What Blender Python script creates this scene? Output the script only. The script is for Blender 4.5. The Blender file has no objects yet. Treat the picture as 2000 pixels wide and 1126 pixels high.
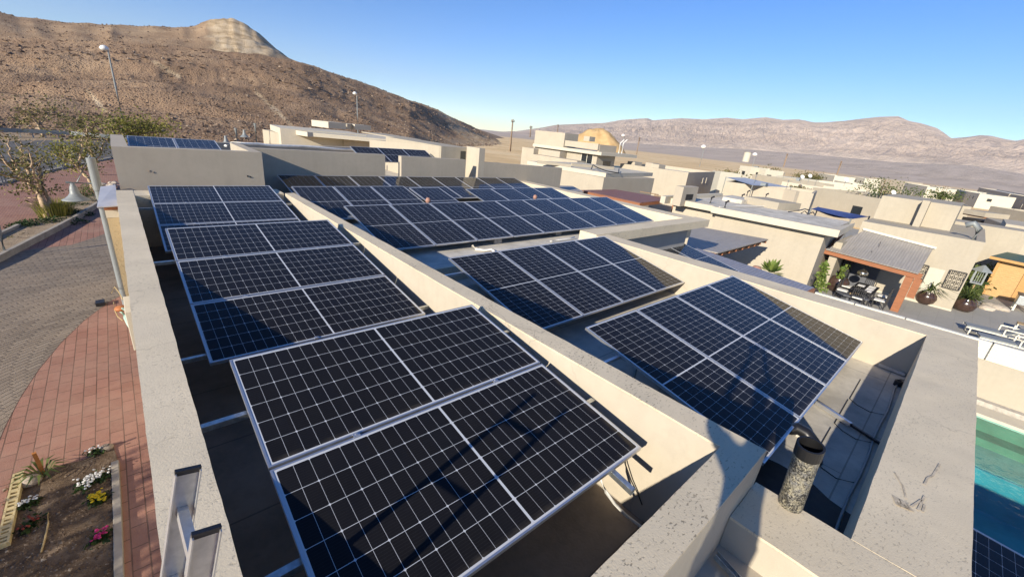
import bpy, bmesh, math, random
from mathutils import Vector, Matrix, noise
random.seed(7)
C = bpy.data.collections.new('scene'); bpy.context.scene.collection.children.link(C)
SC = bpy.context.scene
R = math.radians
# ------------------------------------------------------------------ camera
F, YAW, PITCH, ROLL = 809.2, R(44.062), R(20.497), R(6.161)
_f = Vector((math.sin(YAW)*math.cos(PITCH), math.cos(YAW)*math.cos(PITCH), -math.sin(PITCH)))
_r = Vector((math.cos(YAW), -math.sin(YAW), 0)); _u = _r.cross(_f)
CR = math.cos(ROLL)*_r + math.sin(ROLL)*_u
CU = -math.sin(ROLL)*_r + math.cos(ROLL)*_u
cam = bpy.data.cameras.new('camera'); co = bpy.data.objects.new('camera', cam); C.objects.link(co)
cam.sensor_width = 36; cam.lens = F/2000*36; cam.clip_start = .05; cam.clip_end = 30000
co.matrix_world = Matrix(((CR.x, CU.x, -_f.x, 0), (CR.y, CU.y, -_f.y, 0), (CR.z, CU.z, -_f.z, 0), (0, 0, 0, 1)))
SC.camera = co
def ray(px, py): return _f + CR*((px-1000)/F) - CU*((py-563)/F)
def at(px, py, z):            # the point at height z seen at a photo pixel (measuring helper)
    d = ray(px, py); return d*(z/d.z)
def atx(px, py, x):
    d = ray(px, py); return d*(x/d.x)
def aty(px, py, y):
    d = ray(px, py); return d*(y/d.y)
def atr(px, py, r):           # at horizontal distance r
    d = ray(px, py); return d*(r/math.hypot(d.x, d.y))
def pix(p):
    z = p.dot(_f); return 1000+F*p.dot(CR)/z, 563-F*p.dot(CU)/z
# ------------------------------------------------------------------ light
SUN = Vector((-2.55, -.56, 1.0)).normalized()       # towards the sun
SEL = math.asin(SUN.z); SAZ = math.atan2(SUN.x, SUN.y)
w = bpy.data.worlds.new('World'); SC.world = w; w.use_nodes = True
nt = w.node_tree; bg = nt.nodes['Background']
sky = nt.nodes.new('ShaderNodeTexSky'); sky.sky_type = 'NISHITA'; sky.sun_disc = False
sky.sun_elevation = SEL; sky.sun_rotation = SAZ; sky.altitude = 100; sky.air_density = .82; sky.dust_density = .05; sky.ozone_density = 3.0
hs_ = nt.nodes.new('ShaderNodeHueSaturation'); hs_.inputs['Saturation'].default_value = 1.30; hs_.inputs['Hue'].default_value = .510; nt.links.new(sky.outputs[0], hs_.inputs['Color']); nt.links.new(hs_.outputs[0], bg.inputs[0]); bg.inputs[1].default_value = .108
sl = bpy.data.lights.new('sun', 'SUN'); sl.energy = 5.0; sl.angle = R(.55); sl.color = (1, .90, .74)
so = bpy.data.objects.new('sun', sl); C.objects.link(so); so.rotation_euler = SUN.to_track_quat('Z', 'Y').to_euler()
SC.view_settings.view_transform = 'Standard'; SC.view_settings.look = 'None'; SC.view_settings.exposure = 0.72; SC.view_settings.gamma = 1
# ------------------------------------------------------------------ materials
class NT:
    def __init__(s, name):
        s.m = bpy.data.materials.new(name); s.m.use_nodes = True; s.t = s.m.node_tree
        s.b = s.t.nodes['Principled BSDF']; s.co = None
    def n(s, typ, **k):
        o = s.t.nodes.new('ShaderNode'+typ)
        for a, v in k.items():
            if a.startswith('i_'):
                key = a[2:]; key = int(key) if key.isdigit() else key.replace('_', ' ')
                o.inputs[key].default_value = v
            else: setattr(o, a, v)
        return o
    def l(s, a, b): s.t.links.new(a, b)
    def coord(s, kind='Object', scale=None):
        tc = s.n('TexCoord'); o = tc.outputs[kind]
        if scale:
            mp = s.n('Mapping'); mp.inputs['Scale'].default_value = scale; s.l(o, mp.inputs[0]); o = mp.outputs[0]
        return o
    def pos(s, scale=None):
        g = s.n('NewGeometry'); o = g.outputs['Position']
        if scale:
            mp = s.n('Mapping'); mp.inputs['Scale'].default_value = scale; s.l(o, mp.inputs[0]); o = mp.outputs[0]
        return o
    def noise(s, vec, scale, detail=4, rough=.55):
        q = s.n('TexNoise'); q.inputs['Scale'].default_value = scale; q.inputs['Detail'].default_value = detail; q.inputs['Roughness'].default_value = rough
        s.l(vec, q.inputs['Vector']); return q.outputs['Fac']
    def ramp(s, fac, stops):
        r = s.n('ValToRGB'); e = r.color_ramp.elements
        while len(e) < len(stops): e.new(.5)
        for i, (p, c) in enumerate(stops):
            e[i].position = p; e[i].color = (c, c, c, 1) if isinstance(c, (int, float)) else (*c, 1)
        s.l(fac, r.inputs[0]); return r.outputs[0]
    def mix(s, fac, a, b, mode='MIX'):
        x = s.n('Mix', data_type='RGBA', blend_type=mode)
        for sock, v in ((x.inputs[0], fac), (x.inputs[6], a), (x.inputs[7], b)):
            if hasattr(v, 'links'): s.l(v, sock)
            elif isinstance(v, (int, float)): sock.default_value = v if sock.type == 'VALUE' else (v, v, v, 1)
            else: sock.default_value = (*v, 1)
        return x.outputs[2]
    def math(s, op, a, b=None, c=None):
        x = s.n('Math', operation=op)
        for i, v in enumerate((a, b, c)):
            if v is None: continue
            if hasattr(v, 'links'): s.l(v, x.inputs[i])
            else: x.inputs[i].default_value = v
        return x.outputs[0]
    def bump(s, h, strength=.3, dist=.01):
        b = s.n('Bump'); b.inputs['Strength'].default_value = strength; b.inputs['Distance'].default_value = dist
        s.l(h, b.inputs['Height']); s.l(b.outputs[0], s.b.inputs['Normal'])
    def base(s, c, rough=.8, metal=0, spec=.3):
        i = s.b.inputs
        if hasattr(c, 'links'): s.l(c, i['Base Color'])
        else: i['Base Color'].default_value = (*c, 1)
        i['Roughness'].default_value = rough; i['Metallic'].default_value = metal; i['Specular IOR Level'].default_value = spec
        return s.m
def mul(c, k): return tuple(x*k for x in c)
def stucco(name, col, var=.12, fine=90, bump=.35, fleck=0, streak=.0, crack=0):
    m = NT(name); p = m.pos()
    big = m.noise(p, .9, 5); mid = m.noise(p, 7, 4)
    c = m.mix(m.ramp(big, [(.3, 0), (.7, 1)]), mul(col, 1-var), mul(col, 1+var*.5))
    c = m.mix(m.math('MULTIPLY', m.ramp(mid, [(.42, 0), (.7, 1)]), .25), c, mul(col, .8))
    if streak:
        sp = m.pos((5, 5, .25)); c = m.mix(m.math('MULTIPLY', m.ramp(m.noise(sp, 1.2, 4), [(.5, 0), (.75, 1)]), streak), c, mul(col, .6))
    if crack:
        wp = m.n('VectorMath', operation='ADD'); nz3 = m.n('TexNoise'); nz3.inputs['Scale'].default_value = 1.6; nz3.inputs['Detail'].default_value = 5; m.l(p, nz3.inputs['Vector']); m.l(p, wp.inputs[0]); m.l(nz3.outputs['Color'], wp.inputs[1])
        ve = m.n('TexVoronoi', feature='DISTANCE_TO_EDGE'); ve.inputs['Scale'].default_value = .62; m.l(wp.outputs[0], ve.inputs['Vector'])
        ck = m.math('MULTIPLY', m.ramp(ve.outputs['Distance'], [(.0015, 1), (.005, 0)]), m.ramp(m.noise(p, .8, 3), [(.45, 0), (.6, 1)]))
        c = m.mix(m.math('MULTIPLY', ck, crack), c, mul(col, .35))
        st_ = m.ramp(m.noise(p, 1.7, 6, .7), [(.56, 0), (.75, 1)]); c = m.mix(m.math('MULTIPLY', st_, .3), c, mul(col, .62))
    f = m.noise(p, fine, 3)
    h = f
    if fleck:
        wv = m.n('Mapping'); wv.inputs['Scale'].default_value = (1, 1, 1); m.l(p, wv.inputs[0])
        n1 = m.noise(m.pos((30, 62, 30)), 1, 2, .6)
        k = m.ramp(n1, [(.60, 0), (.64, 1)])
        # flecks gather in patches
        k = m.math('MULTIPLY', k, m.ramp(m.noise(p, 2.2, 3), [(.38, .15), (.6, 1)]))
        c = m.mix(m.math('MULTIPLY', k, fleck), c, mul(col, .32))
        h = m.math('SUBTRACT', f, m.math('MULTIPLY', k, 1.2))
    m.bump(h, bump, .006)
    return m.base(c, .92, 0, .15)
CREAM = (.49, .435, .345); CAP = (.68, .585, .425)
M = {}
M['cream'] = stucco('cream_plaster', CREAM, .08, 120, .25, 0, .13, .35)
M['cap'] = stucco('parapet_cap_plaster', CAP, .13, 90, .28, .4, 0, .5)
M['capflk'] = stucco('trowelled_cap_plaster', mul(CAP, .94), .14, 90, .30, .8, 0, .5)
M['greige'] = stucco('greige_plaster', (.46, .405, .32), .07, 60, .25, 0, .14)
M['greige2'] = stucco('dusty_plaster', (.42, .375, .295), .07, 60, .2, 0, .16)
M['sand'] = stucco('sand_plaster', (.45, .40, .315), .07, 60, .2, 0, .14)
M['pale'] = stucco('pale_plaster', (.56, .51, .41), .05, 60, .2)
M['white'] = stucco('white_plaster', (.54, .51, .42), .04, 60, .2)
M['yellow'] = stucco('coarse_yellow_stucco', (.46, .37, .23), .16, 45, .8, .35)
M['grey'] = stucco('grey_plaster', (.38, .37, .35), .08, 60, .2)
def membrane(name, col, seam=True):
    m = NT(name); p = m.pos()
    c = m.mix(m.ramp(m.noise(p, 1.6, 6, .65), [(.35, 0), (.65, 1)]), mul(col, .72), mul(col, 1.12))
    c = m.mix(m.math('MULTIPLY', m.ramp(m.noise(p, 12, 4), [(.55, 0), (.75, 1)]), .35), c, mul(col, .6))
    if seam:
        br = m.n('TexBrick'); br.offset = .37; br.inputs['Scale'].default_value = 1; br.inputs['Mortar Size'].default_value = .008
        br.inputs['Brick Width'].default_value = 3.1; br.inputs['Row Height'].default_value = .98
        m.l(m.pos(), br.inputs['Vector'])
        c = m.mix(m.math('MULTIPLY', br.outputs['Fac'], .6), c, mul(col, .35))
    m.bump(m.noise(p, 40, 4), .3, .01)
    return m.base(c, .85, 0, .2)
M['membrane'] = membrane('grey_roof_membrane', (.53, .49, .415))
M['membrane_shade'] = membrane('shade_toned_roof_membrane', (.26, .215, .165))  # the street-side pit's shade is put into this darker, warmer floor colour
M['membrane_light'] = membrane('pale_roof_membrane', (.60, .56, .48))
def plain(name, col, rough=.6, metal=0, spec=.4, var=.1, scale=6, bump=0, bs=60):
    m = NT(name); p = m.coord()
    c = m.mix(m.ramp(m.noise(p, scale, 4), [(.3, 0), (.7, 1)]), mul(col, 1-var), mul(col, 1+var))
    if bump: m.bump(m.noise(p, bs, 3), bump, .004)
    return m.base(c, rough, metal, spec)
M['alu'] = plain('anodised_aluminium', (.62, .63, .65), .38, .85, .5, .05, 20)
M['ladder'] = plain('brushed_ladder_aluminium', (.62, .61, .59), .42, .7, .5, .12, 30)
M['steel'] = plain('galvanised_steel', (.55, .58, .58), .35, .9, .5, .25, 25)
M['blackplastic'] = plain('black_plastic', (.018, .018, .02), .45, 0, .5, .2)
M['rubber'] = plain('black_rubber_pipe', (.012, .012, .013), .35, 0, .5, .2)
M['whiteplastic'] = plain('white_plastic', (.75, .74, .70), .45)
M['whitemetal'] = plain('white_painted_metal', (.70, .66, .54), .45, 0, .4, .04)
M['cable'] = plain('black_cable', (.02, .02, .02), .5)
M['paleconduit'] = plain('pale_conduit', (.72, .68, .60), .55)
M['polegrey'] = plain('grey_painted_pole', (.235, .255, .255), .5, .1, .4, .08)
M['concrete'] = plain('weathered_concrete', (.42, .39, .34), .9, 0, .2, .2, 9, .4)
M['timber'] = plain('weathered_timber', (.40, .29, .16), .8, 0, .2, .3, 14, .3)
M['stake'] = plain('orange_timber_stake', (.42, .17, .05), .8, 0, .2, .2, 20)
def wood(name, col, var=.3, sc=(1, 1, 14)):
    m = NT(name); p = m.coord('Object', sc)
    c = m.mix(m.ramp(m.noise(p, 2.5, 5, .7), [(.3, 0), (.7, 1)]), mul(col, 1-var), mul(col, 1+var*.5))
    m.bump(m.noise(p, 6, 4), .3, .003)
    return m.base(c, .6, 0, .3)
M['redwood'] = wood('red_stained_timber', (.31, .125, .058), .3, (14, 1, 14))
M['pine'] = wood('honey_pine_boards', (.54, .31, .12), .2, (1, 1, 9))
def boards(name, col, dz, axis=2, var=.2):
    m = NT(name); p = m.coord(); s = m.n('SeparateXYZ'); m.l(p, s.inputs[0])
    fr = m.math('FRACT', m.math('DIVIDE', s.outputs[axis], dz))
    gap = m.math('LESS_THAN', fr, .09)
    c = m.mix(m.ramp(m.noise(m.coord('Object', (2, 2, 12)), 2, 5), [(.3, 0), (.7, 1)]), mul(col, 1-var), mul(col, 1.1))
    c = m.mix(gap, c, mul(col, .35))
    m.bump(m.math('SUBTRACT', 1, gap), .6, .01)
    return m.base(c, .65, 0, .3)
M['shedboards'] = boards('honey_pine_siding', (.60, .38, .17), .115)
M['whiteslats'] = boards('cream_white_slats', (.80, .765, .60), .105, 2, .04)
def corrug(name, col, pitch=.09, axis=1, rough=.5, seam=0):
    m = NT(name); s = m.n('SeparateXYZ'); m.l(m.coord(), s.inputs[0])
    wv = m.math('SINE', m.math('MULTIPLY', s.outputs[axis], 6.2832/pitch))
    p = m.coord()
    c = m.mix(m.ramp(m.noise(m.coord('Object', (1, 6, 1)), 1.4, 5), [(.3, 0), (.7, 1)]), mul(col, .86), mul(col, 1.1))
    c = m.mix(m.math('MULTIPLY', m.ramp(wv, [(.0, 1), (.5, 0)]), .22), c, mul(col, .6))
    m.bump(wv, .5, .015)
    return m.base(c, rough, 0, .4)
M['corr_grey'] = corrug('grey_corrugated_sheet', (.34, .315, .285), .11, 1)
M['corr_blue'] = corrug('bluegrey_corrugated_sheet', (.25, .25, .29), .12, 1)
M['corr_red'] = corrug('rust_brown_sheet', (.23, .105, .065), .35, 0)
M['corr_green'] = corrug('dark_green_sheet', (.05, .105, .075), .2, 1)
M['polycarb'] = plain('hazy_polycarbonate', (.40, .40, .42), .3, 0, .5, .12, 3)
def panel_mat():
    m = NT('monocrystalline_cells_under_glass'); uv = m.n('UVMap'); s = m.n('SeparateXYZ'); m.l(uv.outputs[0], s.inputs[0])
    u, v = s.outputs[0], s.outputs[1]
    PW, PV = (2.278-.052-.016)/24, (1.134-.052)/6
    u2 = m.math('SUBTRACT', m.math('ABSOLUTE', m.math('SUBTRACT', u, 1.139)), .008)   # distance from the centre gap
    ku = m.math('DIVIDE', u2, PW); kv = m.math('DIVIDE', m.math('SUBTRACT', v, .026), PV)
    du = m.math('MULTIPLY', m.math('PINGPONG', ku, .5), PW); dv = m.math('MULTIPLY', m.math('PINGPONG', kv, .5), PV)
    lu = m.math('LESS_THAN', du, .00095); lv = m.math('LESS_THAN', dv, .0016)
    # corner diamonds on every second line across
    du2 = m.math('MULTIPLY', m.math('PINGPONG', ku, 1.0), PW)
    dia = m.math('LESS_THAN', m.math('ADD', du2, dv), .0095)
    out = m.math('MAXIMUM', m.math('LESS_THAN', u2, 0), m.math('GREATER_THAN', ku, 12))
    out = m.math('MAXIMUM', out, m.math('MAXIMUM', m.math('LESS_THAN', kv, 0), m.math('GREATER_THAN', kv, 6)))
    ln = m.math('MAXIMUM', m.math('MAXIMUM', lu, lv), m.math('MAXIMUM', dia, out))
    fin = m.math('LESS_THAN', m.math('PINGPONG', m.math('DIVIDE', v, .0182), .5), .035)
    oi = m.n('ObjectInfo')
    cell = m.mix(m.math('MULTIPLY', fin, .16), (.0075, .0075, .0085), (.12, .12, .125))
    cid = m.n('TexWhiteNoise', noise_dimensions='3D'); cb = m.n('CombineXYZ')
    m.l(m.math('FLOOR', m.math('DIVIDE', u, PW*2)), cb.inputs[0]); m.l(m.math('FLOOR', kv), cb.inputs[1]); m.l(oi.outputs['Random'], cb.inputs[2]); m.l(cb.outputs[0], cid.inputs[0])
    cell = m.mix(m.math('MULTIPLY', cid.outputs[0], .5), cell, (.008, .009, .013))
    dust = m.noise(m.pos(), 3.5, 6, .65)
    c = m.mix(ln, cell, (.54, .56, .58))
    c = m.mix(m.math('MULTIPLY', m.ramp(dust, [(.25, .35), (.8, 1)]), .018), c, (.4, .34, .26))
    vo = m.n('TexVoronoi'); vo.inputs['Scale'].default_value = 1.7; m.l(m.pos(), vo.inputs['Vector']); vs_ = m.n('SeparateXYZ'); m.l(vo.outputs['Color'], vs_.inputs[0])
    drop = m.math('MULTIPLY', m.math('LESS_THAN', m.math('ADD', vo.outputs['Distance'], m.math('MULTIPLY', m.noise(m.pos(), 60, 2), .03)), .034), m.math('GREATER_THAN', vs_.outputs[0], .8))
    c = m.mix(m.math('MULTIPLY', drop, .7), c, (.5, .48, .42))
    low = m.math('MULTIPLY', m.math('MAXIMUM', m.ramp(m.math('DIVIDE', u, 2.278), [(.965, 0), (.992, 1)]), m.ramp(m.math('DIVIDE', v, 1.134), [(.94, 0), (.985, 1)])), m.ramp(m.noise(m.pos(), 7, 4), [(.35, 0), (.7, 1)]))
    c = m.mix(m.math('MULTIPLY', low, .14), c, (.42, .35, .26))
    b = m.b.inputs
    b['Coat Weight'].default_value = 0
    b['IOR'].default_value = 1.38
    m.base(c, .06, 0, .21)
    m.l(m.math('ADD', m.math('MULTIPLY', m.ramp(dust, [(.4, 0), (.8, 1)]), .06), .05), b['Roughness'])
    return m.m
M['cells'] = panel_mat()
M['glassdark'] = plain('dark_window_glass', (.02, .025, .03), .08, 0, .6, .2)
M['darkvoid'] = plain('dark_interior', (.03, .028, .026), .9)
M['bluecloth'] = plain('blue_shade_cloth', (.035, .06, .18), .8, 0, .2, .15)
M['greycloth'] = plain('grey_shade_cloth', (.30, .34, .42), .8, 0, .2, .1)
M['soilpot'] = plain('potting_soil', (.06, .045, .03), .95)
M['glaze'] = plain('dark_brown_glazed_pot', (.055, .032, .024), .22, 0, .6, .3)
M['terracotta'] = plain('terracotta', (.36, .20, .15), .75)
M['darkmetal'] = plain('dark_painted_metal', (.035, .035, .038), .45, .3)
M['mirror'] = plain('silvery_globe_metal', (.62, .58, .48), .18, .95)
M['linen'] = plain('white_linen', (.78, .76, .70), .85)
M['charcoal'] = plain('charcoal_board', (.10, .105, .12), .6)
M['orange'] = plain('orange_paint', (.42, .15, .05), .6)
M['mint'] = plain('mint_painted_metal', (.42, .58, .48), .5)
M['rope'] = plain('straw_rope', (.46, .34, .16), .9)
M['barkpale'] = plain('pale_peeling_bark', (.46, .34, .22), .9, 0, .15, .35, 9, .5, 25)
M['bark'] = plain('grey_brown_bark', (.24, .17, .11), .9, 0, .15, .3, 9, .5, 25)
def leafmat(name, a, b):
    m = NT(name); oi = m.n('NewGeometry')
    c = m.mix(oi.outputs['Random Per Island'], a, b)
    m.b.inputs['Subsurface Weight'].default_value = 0
    mt = m.base(c, .6, 0, .25)
    tr = m.n('BsdfTranslucent'); m.l(c, tr.inputs[0]); mx = m.n('MixShader'); mx.inputs[0].default_value = .3
    o = m.t.nodes['Material Output']; m.l(m.b.outputs[0], mx.inputs[1]); m.l(tr.outputs[0], mx.inputs[2]); m.l(mx.outputs[0], o.inputs[0])
    return mt
M['leaf_olive'] = leafmat('olive_leaves', (.06, .07, .02), (.24, .21, .07))
M['leaf_green'] = leafmat('green_leaves', (.04, .07, .018), (.15, .18, .05))
M['leaf_bright'] = leafmat('bright_leaves', (.10, .17, .035), (.24, .30, .07))
M['leaf_dark'] = leafmat('dark_groundcover_leaves', (.012, .03, .01), (.05, .09, .02))
M['leaf_yellow'] = leafmat('yellow_green_leaves', (.09, .11, .02), (.32, .29, .07))
M['petal_white'] = leafmat('white_petals', (.75, .74, .70), (.85, .84, .80))
M['petal_yellow'] = leafmat('yellow_petals', (.60, .42, .01), (.80, .62, .03))
M['petal_pink'] = leafmat('magenta_petals', (.45, .02, .14), (.70, .06, .25))
M['petal_red'] = leafmat('dull_red_petals', (.18, .03, .02), (.30, .06, .04))
def rockmat(name, cols, sc=1.0, bump=.6):
    m = NT(name); oi = m.n('NewGeometry'); p = m.pos()
    c = m.ramp(oi.outputs['Random Per Island'], cols)
    c = m.mix(m.math('MULTIPLY', m.noise(p, 3*sc, 4), .5), c, (.10, .075, .055))
    m.bump(m.noise(p, 14*sc, 5), bump, .03)
    return m.base(c, .9, 0, .2)
M['rock'] = rockmat('rust_brown_rock', [(0, (.09, .058, .04)), (.5, (.17, .11, .07)), (.85, (.30, .205, .135)), (1, (.50, .39, .28))])
M['palerock'] = rockmat('pale_landscape_rock', [(0, (.35, .27, .19)), (1, (.60, .52, .42))])
# pavers, road, soil
def pavers(name, cols, bw, rh, mortar, rot=0, offset=.5, bump=.5):
    m = NT(name); mp = m.n('Mapping'); mp.inputs['Rotation'].default_value = (0, 0, rot); m.l(m.pos(), mp.inputs[0])
    br = m.n('TexBrick'); br.offset = offset; br.inputs['Scale'].default_value = 1; br.inputs['Mortar Size'].default_value = mortar
    br.inputs['Brick Width'].default_value = bw; br.inputs['Row Height'].default_value = rh; br.inputs['Bias'].default_value = 0
    br.inputs['Color1'].default_value = (*cols[0], 1); br.inputs['Color2'].default_value = (*cols[1], 1); br.inputs['Mortar'].default_value = (*cols[2], 1)
    br.inputs['Mortar Smooth'].default_value = .3
    m.l(mp.outputs[0], br.inputs['Vector'])
    c = m.mix(m.math('MULTIPLY', m.ramp(m.noise(m.pos(), .7, 6, .7), [(.35, 0), (.7, 1)]), .55), br.outputs[0], cols[3])
    c = m.mix(m.math('MULTIPLY', m.ramp(m.noise(m.pos(), 9, 4), [(.5, 0), (.8, 1)]), .3), c, mul(cols[0], .5))
    m.bump(m.math('SUBTRACT', m.noise(m.pos(), 60, 3), m.math('MULTIPLY', br.outputs['Fac'], 1.5)), bump, .012)
    return m.base(c, .85, 0, .2)
M['pave_red'] = pavers('red_concrete_pavers', ((.36, .185, .135), (.29, .145, .105), (.12, .068, .05), (.43, .285, .21)), .42, .20, .010, R(90))
M['pave_red2'] = pavers('dusty_red_pavers', ((.38, .195, .14), (.31, .155, .11), (.17, .10, .075), (.42, .27, .20)), .2, .1, .008, R(90))
def arcpavers():
    m = NT('grey_driveway_setts_in_arcs'); s = m.n('SeparateXYZ'); m.l(m.pos(), s.inputs[0])
    cx, cy = 2.9, 7.6
    dx = m.math('SUBTRACT', s.outputs[0], cx); dy = m.math('SUBTRACT', s.outputs[1], cy)
    rad = m.math('SQRT', m.math('ADD', m.math('MULTIPLY', dx, dx), m.math('MULTIPLY', dy, dy)))
    rw = m.math('DIVIDE', rad, .125); fr = m.math('FRACT', rw); row = m.math('FLOOR', rw)
    th = m.math('ADD', m.math('MULTIPLY', m.math('ARCTAN2', dy, dx), 26.0), m.math('MULTIPLY', row, .37)); ft = m.math('FRACT', th)
    jt = m.math('MAXIMUM', m.ramp(m.math('PINGPONG', fr, .5), [(.05, 1), (.13, 0)]), m.math('MULTIPLY', m.ramp(m.math('PINGPONG', ft, .5), [(.03, 1), (.07, 0)]), .6))
    cb = m.n('CombineXYZ'); m.l(m.math('FLOOR', th), cb.inputs[0]); m.l(row, cb.inputs[1]); wn = m.n('TexWhiteNoise'); m.l(cb.outputs[0], wn.inputs[0])
    c = m.mix(wn.outputs[0], (.20, .165, .13), (.30, .25, .195))
    c = m.mix(m.math('MULTIPLY', jt, .75), c, (.07, .057, .047))
    c = m.mix(m.math('MULTIPLY', m.ramp(m.noise(m.pos(), .55, 6), [(.42, 0), (.66, 1)]), .5), c, (.31, .245, .18))
    c = m.mix(m.math('MULTIPLY', m.ramp(m.noise(m.pos((.25, 1.2, 1)), .9, 5), [(.55, 0), (.75, 1)]), .45), c, (.11, .09, .075))
    m.bump(m.math('SUBTRACT', m.noise(m.pos(), 50, 3), m.math('MULTIPLY', jt, 1.5)), .6, .014)
    return m.base(c, .85, 0, .2)
M['pave_grey'] = arcpavers()
def ground(name, stops, sc, bump=.5, bs=20, peb=0):
    m = NT(name); p = m.pos()
    c = m.ramp(m.noise(p, sc, 8, .62), stops)
    if peb:
        vo = m.n('TexVoronoi'); vo.inputs['Scale'].default_value = peb; m.l(p, vo.inputs['Vector'])
        k = m.ramp(vo.outputs['Distance'], [(.12, 1), (.3, 0)])
        k = m.math('MULTIPLY', k, m.ramp(m.noise(p, peb*.3, 3), [(.5, 0), (.6, 1)]))
        c = m.mix(m.math('MULTIPLY', k, .6), c, m.mix(m.noise(p, peb*.7, 2), (.12, .08, .06), (.62, .52, .40)))
    m.bump(m.noise(p, bs, 6, .7), bump, .05)
    return m.base(c, .95, 0, .15)
M['soil'] = ground('brown_garden_soil', [(.3, (.07, .046, .03)), (.5, (.135, .095, .063)), (.7, (.24, .18, .125))], 3, .9, 14, 22)
M['sandsoil'] = ground('sandy_planter_soil', [(.3, (.26, .19, .12)), (.7, (.44, .34, .23))], 4, .8, 18, 16)
M['asphalt'] = ground('grey_asphalt', [(.3, (.115, .11, .105)), (.7, (.165, .16, .15))], 1.2, .3, 80)
M['kerb'] = plain('grey_kerb_concrete', (.36, .32, .26), .9, 0, .2, .2, 3, .3)
M['tile'] = pavers('large_grey_terrace_tiles', ((.36, .345, .31), (.33, .32, .29), (.25, .24, .21), (.38, .36, .32)), 1.2, .6, .006, 0, .5, .1)
M['yellowbrick'] = plain('yellow_perforated_brick', (.58, .47, .25), .85, 0, .2, .12, 12)
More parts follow.
